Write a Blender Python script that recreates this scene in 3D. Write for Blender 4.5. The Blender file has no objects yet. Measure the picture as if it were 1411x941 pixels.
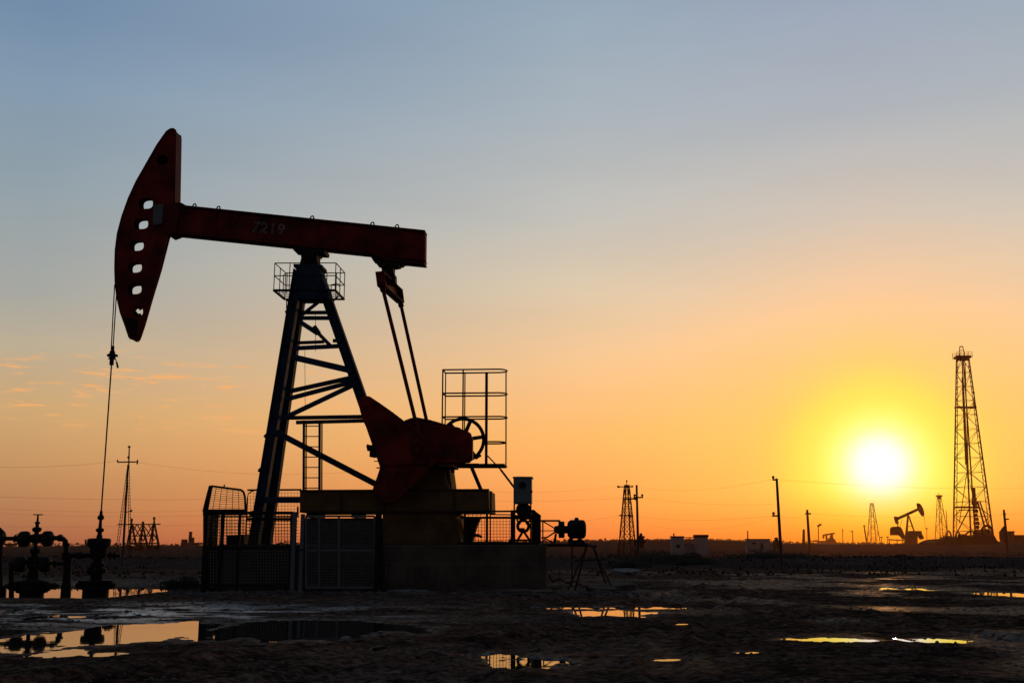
import bpy, math, random
import numpy as np
from mathutils import Vector, Matrix
random.seed(7)
R = math.radians
scn = bpy.context.scene
col = scn.collection

# ------------------------------------------------------------------ camera
F = 1500.0                     # focal length in photo pixels (photo 1411 x 941)
HZ = 757.0                     # eye level row in the photo
EYE = 1.1
PITCH = math.atan((HZ - 470.5) / F)
CAM = Vector((0, 0, EYE))
cam_d = bpy.data.cameras.new('camera')
cam = bpy.data.objects.new('camera', cam_d)
col.objects.link(cam)
cam.location = CAM
cam.rotation_euler = (R(90) + PITCH, 0, 0)
cam_d.sensor_width = 36.0
cam_d.lens = F * 36.0 / 1411.0
cam_d.clip_start = 0.1
cam_d.clip_end = 9000
scn.camera = cam
FW = Vector((0, math.cos(PITCH), math.sin(PITCH)))
UP = Vector((0, -math.sin(PITCH), math.cos(PITCH)))


def ray(px, py):
    return Vector((1, 0, 0)) * ((px - 705.5) / F) + UP * ((470.5 - py) / F) + FW


def at(px, py, Y):
    """photo measurement -> world point at distance Y"""
    d = ray(px, py)
    return CAM + d * (Y / d.y)


def on_ground(px, py, z=0.0):
    d = ray(px, py)
    return CAM + d * ((z - EYE) / d.z)


# ------------------------------------------------------------------ noise (numpy)
def _hash(ix, iy, seed):
    h = (ix.astype(np.int64) * 374761393 + iy.astype(np.int64) * 668265263 + seed * 974634777) & 0xffffffff
    h = ((h ^ (h >> 13)) * 1274126177) & 0xffffffff
    h = h ^ (h >> 16)
    return (h & 0xffff) / 65535.0


def vnoise(x, y, seed=0):
    ix, iy = np.floor(x), np.floor(y)
    fx, fy = x - ix, y - iy
    ux, uy = fx * fx * fx * (fx * (fx * 6 - 15) + 10), fy * fy * fy * (fy * (fy * 6 - 15) + 10)
    a, b = _hash(ix, iy, seed), _hash(ix + 1, iy, seed)
    c, d = _hash(ix, iy + 1, seed), _hash(ix + 1, iy + 1, seed)
    return (a + (b - a) * ux + (c - a) * uy + (a - b - c + d) * ux * uy) * 2 - 1


def fbm(x, y, seed, octv=3, gain=0.5):
    s, a, t = 0, 1.0, 0
    for i in range(octv):
        c, q = math.cos(i * 1.1 + .3), math.sin(i * 1.1 + .3)
        s = s + a * vnoise((x * c - y * q) * 2 ** i + 17.3 * i, (x * q + y * c) * 2 ** i - 9.1 * i, seed + i)
        t += a
        a *= gain
    return s / t


def sstep(a, b, x):
    t = np.clip((x - a) / (b - a), 0, 1)
    return t * t * (3 - 2 * t)


# ------------------------------------------------------------------ terrain height
def gp(px, py):
    p = on_ground(px, py)
    return p.x, p.y


PUD = []       # (cx, cy, rx, ry, raggedness)
def puddle(px0, px1, py0, py1, rag=.35):
    cy = (gp(0, py0)[1] + gp(0, py1)[1]) / 2
    ry = abs(gp(0, py0)[1] - gp(0, py1)[1]) / 2
    cx = ((px0 + px1) / 2 - 705.5) / F * cy
    rx = (px1 - px0) / 2 / F * cy
    PUD.append((cx, cy, rx, ry, rag))


puddle(105, 318, 858, 887, .46)
puddle(-60, 100, 876, 908, .75)
puddle(80, 140, 894, 906, .6)
puddle(140, 190, 899, 904, .7)
puddle(300, 560, 852, 881, .5)
puddle(20, 46, 839, 847, .6)
puddle(60, 102, 846, 854, .7)
puddle(92, 148, 848, 852, .8)
puddle(790, 900, 840.5, 850, .5)
puddle(690, 970, 836.5, 839, 1.0)
puddle(1070, 1184, 878.5, 884, .5)
puddle(1246, 1312, 879.5, 886, .45)
puddle(1222, 1231, 879, 884, .3)
puddle(1330, 1420, 816, 823, .45)
puddle(1004, 1038, 897, 902, .4)
puddle(684, 772, 905, 923, .8)
puddle(648, 706, 901, 908, .8)
puddle(520, 540, 889, 897, .4)
puddle(1185, 1270, 809, 813.5, 1.0)
puddle(1180, 1265, 784, 791, .9)
puddle(896, 945, 907.5, 910.5, 1.0)

PR_X = [0, 150, 270, 600, 830, 960, 1050, 1110, 1240, 1411]
PR_Y = [753, 752.3, 752, 748.5, 745.5, 743.5, 747.5, 749.5, 750, 747.5]
WELL_C = []


def terrain(x, y, fine=True, want_shore=False):
    x, y = np.asarray(x, float), np.asarray(y, float)
    z = .036 + .026 * fbm(x / 3.1, y / 3.1, 1, 2) + .022 * fbm(x / .8, y / .8, 5, 2)
    if fine:
        near = 1 - sstep(30, 60, y)
        near2 = 1 - sstep(45, 75, y)
        rough = .35 + .65 * sstep(-.35, .35, fbm(x / 2.6, y / 1.8, 15, 2))
        z = z + near2 * rough * (.030 * fbm(x / .34, y / .26, 11, 3) + .026 * np.abs(fbm(x / .16, y / .13, 21, 2)) - .012)
    # ruts running across the yard
    z = z - .03 * np.exp(-((fbm(x / 9, y / 9, 31, 2) - .12) / .05) ** 2)
    # vehicle tracks: two wheel ruts with squeezed-up edges
    for c0, sl_, wv in ((-4.5, .42, .3), (9.5, -.28, 1.7), (1.2, .16, 2.9)):
        cx_ = c0 + sl_ * (y - 8) + 1.1 * np.sin(y / 7.0 + wv) + .12 * fbm(y / 1.7, x * 0, 33, 2)
        for off in (-.85, .85):
            d_ = np.abs(x - cx_ - off)
            z = z + (1 - sstep(34, 55, y)) * (.030 * np.exp(-((d_ - .27) / .08) ** 2) * (1 + .6 * fbm(x / .2, y / .2, 35, 2)) - .022 * np.exp(-(d_ / .15) ** 4))
    z = np.where(y < 70, np.maximum(z, .014 + .25 * (z - .014)), z)
    shore_w = np.zeros_like(z)
    far = sstep(20, 60, y)
    z = z + far * .08 * (1 + fbm(x / 9, y / 6, 41, 2))
    for cx, cy, rx, ry, rag in PUD:
        d = np.sqrt(((x - cx) / rx) ** 2 + ((y - cy) / ry) ** 2)
        m = d < 3.2
        if m.any():
            w2 = .8 * (1 - sstep(1.1, 2.8, d))
            z = z * (1 - w2) + (.010 + .25 * (z - .036)) * w2
            dd = d + rag * (fbm(x / max(rx * .45, .18), y / max(ry * .5, .12), int(cx * 7 + cy * 13) % 97, 3)) + rag * .25 * fbm(x / .16, y / .1, 77, 2)
            w = 1 - sstep(.82, 1.12, dd)
            shore_w = np.maximum(shore_w, 1 - sstep(.9, 1.45, dd))
            tgt = -.035 + (.022 + .03 * min(rag, .8)) * fbm(x / .35, y / .2, 53, 3)
            z = z * (1 - w) + np.minimum(z, tgt) * w
    # hollow with standing water behind the wells
    pit = sstep(24.5, 30, y) * (1 - sstep(42, 46, y)) * (1 - sstep(-10.6, -8.6, x + .8 * fbm(x / 2, y / 2, 61, 2)))
    z = z - pit * (.31 + .05 * fbm(x / 2.3, y / 1.3, 63, 2))
    # low bank at the yard edge, then scrub land rising to a far embankment
    bank = sstep(60, 68, y + 3 * fbm(x / 14, y / 14, 71, 2)) * (1 - sstep(78, 105, y))
    z = z + bank * (.42 + .25 * fbm(x / 10, y / 10, 73, 3))
    yy = np.minimum(y, 450.0)
    px = 705.5 + F * x / np.maximum(y, 30)
    crest = EYE + (HZ - np.interp(px, PR_X, PR_Y)) / F * yy
    rise = sstep(95, 230, y)
    z = z * (1 - rise * .6) + rise * crest + rise * .35 * fbm(x / 23, y / 31, 81, 3) - rise * .2
    if want_shore:
        return z, np.maximum(shore_w, pit * .6)
    return z


def tz(x, y):
    return float(terrain(np.array([x]), np.array([y]), False)[0])


# ------------------------------------------------------------------ materials
def mk(name, color, rough=.6, metal=0.0, var=.35, scale=3.0, bump=.15, bscale=40.0, color2=None, spec=.4):
    m = bpy.data.materials.new(name)
    m.use_nodes = True
    nt = m.node_tree
    b = nt.nodes['Principled BSDF']
    tc = nt.nodes.new('ShaderNodeTexCoord')
    n1 = nt.nodes.new('ShaderNodeTexNoise')
    n1.inputs['Scale'].default_value = scale
    n1.inputs['Detail'].default_value = 6
    n1.inputs['Roughness'].default_value = .65
    nt.links.new(tc.outputs['Object'], n1.inputs['Vector'])
    rp = nt.nodes.new('ShaderNodeValToRGB')
    c2 = color2 or tuple(c * (1 - var) for c in color)
    rp.color_ramp.elements[0].position = .35
    rp.color_ramp.elements[0].color = (*c2, 1)
    rp.color_ramp.elements[1].position = .65
    rp.color_ramp.elements[1].color = (*color, 1)
    nt.links.new(n1.outputs['Fac'], rp.inputs['Fac'])
    nt.links.new(rp.outputs['Color'], b.inputs['Base Color'])
    mr = nt.nodes.new('ShaderNodeMapRange')
    mr.inputs['To Min'].default_value = max(rough - .15, .05)
    mr.inputs['To Max'].default_value = min(rough + .15, 1)
    nt.links.new(n1.outputs['Fac'], mr.inputs['Value'])
    nt.links.new(mr.outputs['Result'], b.inputs['Roughness'])
    b.inputs['Metallic'].default_value = metal
    b.inputs['Specular IOR Level'].default_value = spec
    if bump:
        n2 = nt.nodes.new('ShaderNodeTexNoise')
        n2.inputs['Scale'].default_value = bscale
        n2.inputs['Detail'].default_value = 4
        nt.links.new(tc.outputs['Object'], n2.inputs['Vector'])
        bp = nt.nodes.new('ShaderNodeBump')
        bp.inputs['Strength'].default_value = bump
        bp.inputs['Distance'].default_value = .02
        nt.links.new(n2.outputs['Fac'], bp.inputs['Height'])
        nt.links.new(bp.outputs['Normal'], b.inputs['Normal'])
    return m


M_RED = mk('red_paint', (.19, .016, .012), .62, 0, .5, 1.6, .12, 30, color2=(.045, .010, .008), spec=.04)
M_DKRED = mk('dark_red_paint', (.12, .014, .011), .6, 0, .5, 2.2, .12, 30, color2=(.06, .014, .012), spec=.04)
M_BLUE = mk('dark_blue_paint', (.028, .045, .075), .65, 0, .5, 2.4, .12, 30, spec=.04)
M_OCHRE = mk('rusty_ochre_paint', (.14, .075, .03), .75, 0, .5, 1.5, .2, 25, color2=(.07, .035, .018), spec=.04)
M_STEEL = mk('dark_steel', (.022, .020, .020), .65, .1, .5, 4, .15, 40, spec=.03)
M_RUST = mk('rusty_steel', (.06, .03, .02), .75, .2, .5, 5, .2, 40, spec=.2)
M_GALV = mk('galvanised_wire', (.13, .13, .13), .55, .5, .4, 6, 0, spec=.3)
M_GREY = mk('grey_paint', (.11, .115, .12), .6, 0, .3, 2.5, .1, 30, spec=.25)
M_CAB = mk('cabinet_grey_paint', (.12, .14, .145), .6, 0, .4, 2.0, .1, 30, spec=.25)
M_CONC = mk('stained_concrete', (.105, .078, .058), .9, 0, .5, .9, .6, 14, color2=(.035, .028, .022), spec=.03)
M_CONC2 = mk('pale_concrete', (.16, .15, .145), .9, 0, .5, 1.8, .6, 16, color2=(.05, .045, .042), spec=.03)
M_DIGIT = mk('worn_grey_lettering', (.22, .18, .17), .8, 0, .5, 9, 0, color2=(.08, .035, .03), spec=.1)
M_WOOD = mk('weathered_wood', (.075, .055, .045), .85, 0, .4, 6, .3, 50, spec=.1)
M_FAR = mk('haze_tinted_steel', (.34, .09, .03), .9, 0, .3, .4, 0, spec=0)  # base colour brightened and reddened to carry the glow of sunlit haze
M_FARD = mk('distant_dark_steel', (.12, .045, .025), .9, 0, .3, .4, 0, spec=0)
M_WALL = mk('whitewashed_wall', (.27, .25, .24), .85, 0, .25, .5, 0, color2=(.17, .15, .14), spec=0)
M_ROOF = mk('dark_roof_sheet', (.05, .03, .022), .9, 0, .3, .7, 0, spec=0)
M_LEAF = mk('dusty_scrub_leaf', (.045, .042, .02), .8, 0, .5, 2.0, 0, color2=(.02, .018, .010), spec=.1)
M_DRY = mk('dry_grass_blade', (.035, .022, .013), .85, 0, .5, .6, 0, color2=(.014, .009, .006), spec=.1)
M_WIRE = mk('cable_black', (.03, .028, .028), .7, 0, .3, 5, 0, spec=.2)

# ground: dry mud with pale salt, painted grey sky sheen and wet gloss, driven by vertex attributes
M_MUD = bpy.data.materials.new('trampled_mud')
M_MUD.use_nodes = True
nt = M_MUD.node_tree
b = nt.nodes['Principled BSDF']
L = nt.links.new
geo = nt.nodes.new('ShaderNodeNewGeometry')
aw = nt.nodes.new('ShaderNodeAttribute'); aw.attribute_name = 'wet'
ac = nt.nodes.new('ShaderNodeAttribute'); ac.attribute_name = 'crust_sheen'
ad = nt.nodes.new('ShaderNodeAttribute'); ad.attribute_name = 'dry'
n1 = nt.nodes.new('ShaderNodeTexNoise'); n1.inputs['Scale'].default_value = 1.4; n1.inputs['Detail'].default_value = 8; n1.inputs['Roughness'].default_value = .7
n2 = nt.nodes.new('ShaderNodeTexNoise'); n2.inputs['Scale'].default_value = 9; n2.inputs['Detail'].default_value = 6; n2.inputs['Roughness'].default_value = .7
L(geo.outputs['Position'], n1.inputs['Vector']); L(geo.outputs['Position'], n2.inputs['Vector'])
rp = nt.nodes.new('ShaderNodeValToRGB')
rp.color_ramp.elements[0].position = .38; rp.color_ramp.elements[0].color = (.034, .022, .0165, 1)
rp.color_ramp.elements[1].position = .68; rp.color_ramp.elements[1].color = (.165, .096, .064, 1)
L(n1.outputs['Fac'], rp.inputs['Fac'])
def mixc(nt, fac, a, bcol, blend='MIX'):
    m = nt.nodes.new('ShaderNodeMix'); m.data_type = 'RGBA'; m.blend_type = blend
    for s, v in ((0, fac), (6, a), (7, bcol)):
        if hasattr(v, 'is_linked'):
            nt.links.new(v, m.inputs[s])
        elif s == 0:
            m.inputs[s].default_value = v
        else:
            m.inputs[s].default_value = (*v, 1) if len(v) == 3 else v
    return m.outputs[2]
def mth(nt, op, a, bb=None, cc=None, clamp=False):
    m = nt.nodes.new('ShaderNodeMath'); m.operation = op; m.use_clamp = clamp
    for i, v in enumerate((a, bb, cc)):
        if v is None: continue
        if hasattr(v, 'is_linked'): nt.links.new(v, m.inputs[i])
        else: m.inputs[i].default_value = v
    return m.outputs[0]
grain = mth(nt, 'MULTIPLY_ADD', n2.outputs['Fac'], 4.5, -1.8, True)
cg = mixc(nt, grain, (.30, .28, .27), (2.0, 1.9, 1.85))
c_dry = mixc(nt, n1.outputs['Fac'], (.034, .021, .015), (.08, .053, .040))
cc = mixc(nt, ad.outputs['Fac'], rp.outputs['Color'], c_dry)
cr = mth(nt, 'MULTIPLY', ac.outputs['Fac'], mth(nt, 'MULTIPLY_ADD', n2.outputs['Fac'], 2.8, -.9, True), None, True)
cc = mixc(nt, cr, cc, (.085, .084, .086))
cc = mixc(nt, 1.0, cc, cg, 'MULTIPLY')
L(cc, b.inputs['Base Color'])
rw = mth(nt, 'MULTIPLY', aw.outputs['Fac'], mth(nt, 'MULTIPLY_ADD', n2.outputs['Fac'], 2.6, -.8, True))
bp = nt.nodes.new('ShaderNodeBump'); bp.inputs['Strength'].default_value = 1.0; bp.inputs['Distance'].default_value = .07
n3 = nt.nodes.new('ShaderNodeTexNoise'); n3.inputs['Scale'].default_value = 12; n3.inputs['Detail'].default_value = 9; n3.inputs['Roughness'].default_value = .8
L(geo.outputs['Position'], n3.inputs['Vector'])
L(n3.outputs['Fac'], bp.inputs['Height'])
nt.nodes.remove(b)
df = nt.nodes.new('ShaderNodeBsdfDiffuse'); df.inputs['Roughness'].default_value = .6
L(cc, df.inputs['Color']); L(bp.outputs['Normal'], df.inputs['Normal'])
gl = nt.nodes.new('ShaderNodeBsdfGlossy'); gl.inputs['Roughness'].default_value = .30
gl.inputs['Color'].default_value = (.8, .8, .8, 1)
L(bp.outputs['Normal'], gl.inputs['Normal'])
ms = nt.nodes.new('ShaderNodeMixShader')
L(mth(nt, 'MINIMUM', mth(nt, 'MULTIPLY', rw, .20), .6), ms.inputs[0]); L(df.outputs[0], ms.inputs[1]); L(gl.outputs[0], ms.inputs[2])
L(ms.outputs[0], nt.nodes['Material Output'].inputs['Surface'])

M_WATER = bpy.data.materials.new('still_muddy_water')
M_WATER.use_nodes = True
nt = M_WATER.node_tree
b = nt.nodes['Principled BSDF']
b.inputs['Base Color'].default_value = (.012, .010, .009, 1)
b.inputs['Roughness'].default_value = .015
b.inputs['IOR'].default_value = 1.33
geo = nt.nodes.new('ShaderNodeNewGeometry')
n1 = nt.nodes.new('ShaderNodeTexNoise'); n1.inputs['Scale'].default_value = 5; n1.inputs['Detail'].default_value = 2
nt.links.new(geo.outputs['Position'], n1.inputs['Vector'])
bp = nt.nodes.new('ShaderNodeBump'); bp.inputs['Strength'].default_value = .03; bp.inputs['Distance'].default_value = .01
nt.links.new(n1.outputs['Fac'], bp.inputs['Height']); nt.links.new(bp.outputs['Normal'], b.inputs['Normal'])


# ------------------------------------------------------------------ mesh builder
class MB:
    def __init__(self):
        self.v, self.f = [], []

    def add(self, vs, fs):
        o = len(self.v)
        self.v += [tuple(p) for p in vs]
        self.f += [tuple(i + o for i in f) for f in fs]
        return self

    def prism(self, pts, ext):
        n = len(pts)
        ext = Vector(ext)
        nrm = Vector((0, 0, 0))
        for i in range(n):
            nrm += Vector(pts[i]).cross(Vector(pts[(i + 1) % n]))
        if nrm.dot(ext) > 0:
            pts = list(reversed(pts))
        vs = [Vector(p) for p in pts] + [Vector(p) + ext for p in pts]
        fs = [tuple(range(n)), tuple(range(2 * n - 1, n - 1, -1))]
        for i in range(n):
            j = (i + 1) % n
            fs.append((i, i + n, j + n, j)[::1])
        return self.add(vs, fs)

    def bar(self, p, q, w, d, dax=(0, 1, 0), off=0.0):
        """rectangular bar p->q; w across, d along dax"""
        p, q = Vector(p), Vector(q)
        t = (q - p).normalized()
        dax = Vector(dax)
        s = t.cross(dax)
        if s.length < 1e-4:
            dax = Vector((1, 0, 0)); s = t.cross(dax)
        s.normalize()
        e = s.cross(t).normalized()
        s, e = s * w / 2, e * d / 2
        vs = [p - s - e, p + s - e, p + s + e, p - s + e, q - s - e, q + s - e, q + s + e, q - s + e]
        return self.add(vs, [(0, 1, 2, 3), (7, 6, 5, 4), (0, 4, 5, 1), (1, 5, 6, 2), (2, 6, 7, 3), (3, 7, 4, 0)])

    def ibeam(self, p, q, w, d, dax=(0, 1, 0), t=.03):
        """H section: two flanges separated along w, web in the middle"""
        p, q = Vector(p), Vector(q)
        tt = (q - p).normalized()
        s = tt.cross(Vector(dax)).normalized()
        self.bar(p - s * (w / 2 - t / 2), q - s * (w / 2 - t / 2), t, d, dax)
        self.bar(p + s * (w / 2 - t / 2), q + s * (w / 2 - t / 2), t, d, dax)
        return self.bar(p, q, w - 2 * t, t, dax)

    def box(self, c, sx, sy, sz):
        c = Vector(c)
        return self.bar(c - Vector((0, 0, sz / 2)), c + Vector((0, 0, sz / 2)), sx, sy, (0, 1, 0))

    def tube(self, p, q, r, n=8, r2=None, cap=True):
        p, q = Vector(p), Vector(q)
        t = (q - p).normalized()
        a = t.orthogonal().normalized()
        c = t.cross(a)
        r2 = r if r2 is None else r2
        vs = []
        for (o, rr) in ((p, r), (q, r2)):
            for i in range(n):
                th = 2 * math.pi * i / n
                vs.append(o + a * math.cos(th) * rr + c * math.sin(th) * rr)
        fs = [(i, (i + 1) % n, n + (i + 1) % n, n + i) for i in range(n)]
        if cap:
            fs += [tuple(range(n - 1, -1, -1)), tuple(range(n, 2 * n))]
        return self.add(vs, fs)

    def path(self, pts, r, n=6):
        for i in range(len(pts) - 1):
            self.tube(pts[i], pts[i + 1], r, n)
        return self

    def lathe(self, base, axis, prof, n=20):
        """prof: list of (distance along axis, radius)"""
        base, t = Vector(base), Vector(axis).normalized()
        a = t.orthogonal().normalized()
        c = t.cross(a)
        vs, fs = [], []
        for (h, r) in prof:
            for i in range(n):
                th = 2 * math.pi * i / n
                vs.append(base + t * h + (a * math.cos(th) + c * math.sin(th)) * max(r, 1e-4))
        for k in range(len(prof) - 1):
            for i in range(n):
                j = (i + 1) % n
                fs.append((k * n + i, k * n + j, (k + 1) * n + j, (k + 1) * n + i))
        fs.append(tuple(range(n - 1, -1, -1)))
        m = (len(prof) - 1) * n
        fs.append(tuple(range(m, m + n)))
        return self.add(vs, fs)

    def torus(self, c, axis, rr, r, n=28, m=8, squash=1.0):
        c, t = Vector(c), Vector(axis).normalized()
        a = t.orthogonal().normalized()
        e = t.cross(a)
        vs, fs = [], []
        for i in range(n):
            th = 2 * math.pi * i / n
            d = a * math.cos(th) + e * math.sin(th)
            for j in range(m):
                ph = 2 * math.pi * j / m
                vs.append(c + d * (rr + r * math.cos(ph)) + t * r * squash * math.sin(ph))
        for i in range(n):
            for j in range(m):
                fs.append((i * m + j, ((i + 1) % n) * m + j, ((i + 1) % n) * m + (j + 1) % m, i * m + (j + 1) % m))
        return self.add(vs, fs)

    def wiremesh(self, a, b, c, d, sp, r, spv=None, sag=0.0):
        """wires filling the quad a-b (bottom) d-c (top)"""
        a, b, c, d = map(Vector, (a, b, c, d))
        nu = max(2, int(((b - a).length + (c - d).length) / 2 / sp))
        nv = max(2, int(((d - a).length + (c - b).length) / 2 / (spv or sp)))
        nrm = (b - a).cross(d - a).normalized()
        for i in range(1, nu):
            u = i / nu
            j = nrm * random.uniform(-sag, sag)
            p, q = a.lerp(b, u), d.lerp(c, u)
            mid = (p + q) / 2 + j
            self.tube(p, mid, r, 4, cap=False); self.tube(mid, q, r, 4, cap=False)
        for i in range(1, nv):
            u = i / nv
            p, q = a.lerp(d, u), b.lerp(c, u)
            j = nrm * random.uniform(-sag, sag) + Vector((0, 0, random.uniform(-sag, sag)))
            mid = (p + q) / 2 + j
            self.tube(p, mid, r, 4, cap=False); self.tube(mid, q, r, 4, cap=False)
        return self

    def build(self, name, mat, parent=None, smooth=False, bevel=0.0):
        me = bpy.data.meshes.new(name)
        off = world_loc(parent) if parent else Vector((0, 0, 0))
        me.from_pydata([tuple(Vector(p) - off) for p in self.v], [], self.f)
        me.materials.append(mat)
        me.update()
        o = bpy.data.objects.new(name, me)
        col.objects.link(o)
        if parent:
            o.parent = parent
        if smooth:
            for p in me.polygons:
                p.use_smooth = True
            try:
                me.set_sharp_from_angle(angle=R(40))
            except Exception:
                pass
        if bevel:
            bv = o.modifiers.new('edge', 'BEVEL'); bv.width = bevel; bv.segments = 2; bv.limit_method = 'ANGLE'
        return o


def world_loc(o):
    l = Vector((0, 0, 0))
    while o:
        l += o.location
        o = o.parent
    return l


def thing(name, label, cat, loc=(0, 0, 0), group=None):
    o = bpy.data.objects.new(name, None)
    col.objects.link(o)
    o.empty_display_size = .3
    o.location = loc
    return tag(o, label, cat, group)


def tag(o, label, cat, group=None):
    o['label'] = label
    o['category'] = cat
    if group:
        o['group'] = group
    return o


def struct(o, kind='structure'):
    o['kind'] = kind
    return o


# ------------------------------------------------------------------ ground sheet
ys = np.concatenate([np.array([-60, -30, -12, -4, 0, 1.5, 2.4]),
                     np.exp(np.arange(math.log(3.0), math.log(70.0), .0036)),
                     np.exp(np.arange(math.log(70.3), math.log(520.0), .011)),
                     np.array([560, 650, 800, 1100, 1600, 2500, 4000, 6000])])
core = np.linspace(-1, 1, 760)
s = np.concatenate([[-30, -12, -5, -2.5, -1.6, -1.3, -1.12], core, [1.12, 1.3, 1.6, 2.5, 5, 12, 30]])
Yg = np.repeat(ys[:, None], len(s), 1)
Xg = s[None, :] * (0.56 * np.maximum(Yg, 3) + 2.5)
Zg, Sg = terrain(Xg, Yg, True, True)
ny, nx = Yg.shape
verts = np.stack([Xg, Yg, Zg], -1).reshape(-1, 3)
idx = np.arange(ny * nx).reshape(ny, nx)
quads = np.stack([idx[:-1, :-1], idx[:-1, 1:], idx[1:, 1:], idx[1:, :-1]], -1).reshape(-1, 4)
me = bpy.data.meshes.new('ground')
me.vertices.add(len(verts)); me.vertices.foreach_set('co', verts.ravel())
me.loops.add(quads.size); me.loops.foreach_set('vertex_index', quads.ravel().astype(np.int32))
me.polygons.add(len(quads)); me.polygons.foreach_set('loop_start', (np.arange(len(quads)) * 4).astype(np.int32))
me.update(calc_edges=True)
me.polygons.foreach_set('use_smooth', np.ones(len(quads), bool))
xf, yf, zf = verts.T
g0 = fbm(xf / 2.2, yf / 2.2, 91, 3)
cx0, cy0 = gp(115, 855)
shore = np.exp(-(((xf - cx0) / 3.6) ** 2 + ((yf - cy0 - 1.6) / 2.6) ** 2))
wet = Sg.reshape(-1) * .7 * (1 - sstep(46, 54, yf)) + .30 * sstep(-.1, .4, g0) * (1 - sstep(45, 66, yf)) * (.5 + 1.3 * sstep(1, 7, xf))
wet = wet + 6.0 * shore * sstep(-.25, .35, fbm(xf / .9, yf / .45, 93, 3))
# sky sheen painted grey by the left pools, pale salt around the foundation
cr = np.exp(-(((xf - cx0) / 4.2) ** 2 + ((yf - cy0 - 1.5) / 3.6) ** 2)) * (.55 + .8 * fbm(xf / 1.3, yf / .5, 95, 3))
cr = np.maximum(cr, np.exp(-(((xf - 1.0) / 2.2) ** 2 + ((yf - 18.0) / 1.6) ** 2)) * (.35 + .8 * fbm(xf / .9, yf / .4, 96, 3)))
cr = np.maximum(cr, (1 - sstep(9, 13, yf)) * (.22 + .5 * fbm(xf / 1.6, yf / .7, 97, 3)))
cr = np.maximum(cr, sstep(25.0, 26.5, yf) * (1 - sstep(29.5, 31, yf)) * sstep(-9, -8, xf) * (1 - sstep(3, 5, xf)) * (.5 + .7 * fbm(xf / .8, yf / .5, 98, 3)))
cr = np.maximum(cr, sstep(60, 64, yf) * (1 - sstep(74, 90, yf)) * (.12 + .4 * fbm(xf / 6, yf / 5, 99, 3)))
crust_sheen = np.clip(cr, 0, 1)
dry = np.clip(sstep(45, 66, yf) * (.8 + .4 * fbm(xf / 12, yf / 12, 101, 2)), 0, 1)
for nm, arr in (('wet', wet), ('crust_sheen', crust_sheen), ('dry', dry)):
    a = me.attributes.new(nm, 'FLOAT', 'POINT')
    a.data.foreach_set('value', arr.astype(np.float32))
me.materials.append(M_MUD)
ground = bpy.data.objects.new('ground', me)
col.objects.link(ground)
struct(ground)


def sheet(name, x0, x1, y0, y1, z):
    m = MB().add([(x0, y0, z), (x1, y0, z), (x1, y1, z), (x0, y1, z)], [(0, 1, 2, 3)])
    return struct(m.build(name, M_WATER))


sheet('water', -16, 16, 6, 23.5, 0.0)
sheet('water', -34, -8.2, 27.5, 46.0, -.205)
sheet('water', 4.5, 22, 23.5, 58, 0.0)

# ------------------------------------------------------------------ pumpjack frame of reference
YAW = R(4.0)
UU = Vector((math.cos(YAW), -math.sin(YAW), 0))
VV = Vector((math.sin(YAW), math.cos(YAW), 0))
ZZ = Vector((0, 0, 1))
PO = at(430, 757, 30.0); PO.z = 0
K = 30.0 / F                  # metres per photo pixel at the pumpjack


def pv(px, py, v=0.0):
    d = ray(px, py)
    t = (v - (CAM - PO).dot(VV)) / d.dot(VV)
    return CAM + d * t


def poly(mb, pts, v0, v1):
    return mb.prism([pv(x, y, v0) for x, y in pts], VV * (v1 - v0))


def pbar(mb, a, c, wpx, d=.12):
    return MB().bar(pv(*a), pv(*c), wpx * K, d, VV).build('brace', M_BLUE, jack)


jack = thing('pumpjack', 'largest red pumping unit with curved horse head, dark blue tower and number on its beam', 'pumpjack', (PO.x, PO.y, 0))


def child_curve_plate(name, outline, holes, v0, v1, mat, parent, shift=0.0):
    """flat plate with cut-out holes, built from a filled 2D curve in the plate's own plane; shift moves the outline along the plate normal"""
    cu = bpy.data.curves.new(name, 'CURVE')
    cu.dimensions = '2D'; cu.fill_mode = 'BOTH'; cu.extrude = abs(v1 - v0) / 2
    o3 = pv(*outline[0], v0 - shift) + VV * shift
    for ri, ring in enumerate([outline] + holes):
        sp = cu.splines.new('POLY')
        sp.points.add(len(ring) - 1)
        for k, (x, y) in enumerate(ring):
            d = (pv(x, y, v0 - shift) + VV * shift if ri == 0 else pv(x, y, v0)) - o3
            sp.points[k].co = (d.dot(UU), d.z, 0, 1)
        sp.use_cyclic_u = True
    tmp = bpy.data.objects.new('tmp', cu)
    col.objects.link(tmp)
    dg = bpy.context.evaluated_depsgraph_get()
    dg.update()
    me = bpy.data.meshes.new_from_object(tmp.evaluated_get(dg))
    bpy.data.objects.remove(tmp)
    bpy.data.curves.remove(cu)
    mat4 = Matrix((UU, ZZ, -VV)).transposed().to_4x4()
    mat4.translation = o3 + VV * (v1 - v0) / 2 - world_loc(parent)
    me.transform(mat4)
    me.name = name
    me.materials.clear(); me.materials.append(mat)
    o = bpy.data.objects.new(name, me)
    col.objects.link(o)
    o.parent = parent
    return o


# ---- horse head
HEAD = [(238.4, 177.5), (235, 178), (229.4, 181.7), (216.7, 199.8), (202.3, 225), (187.8, 250.4), (177, 273.8), (168, 299), (161.8, 322.6),
        (159, 345), (158.3, 370), (158.9, 390), (161, 409), (166, 431), (172.6, 449), (178, 465.4), (182, 466.5), (187.8, 469.7), (193, 467),
        (195, 462), (200.5, 445.5), (211.3, 405.8), (222, 366), (232.3, 322.6), (237, 300), (240, 279), (241.3, 230), (241.6, 179)]


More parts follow.
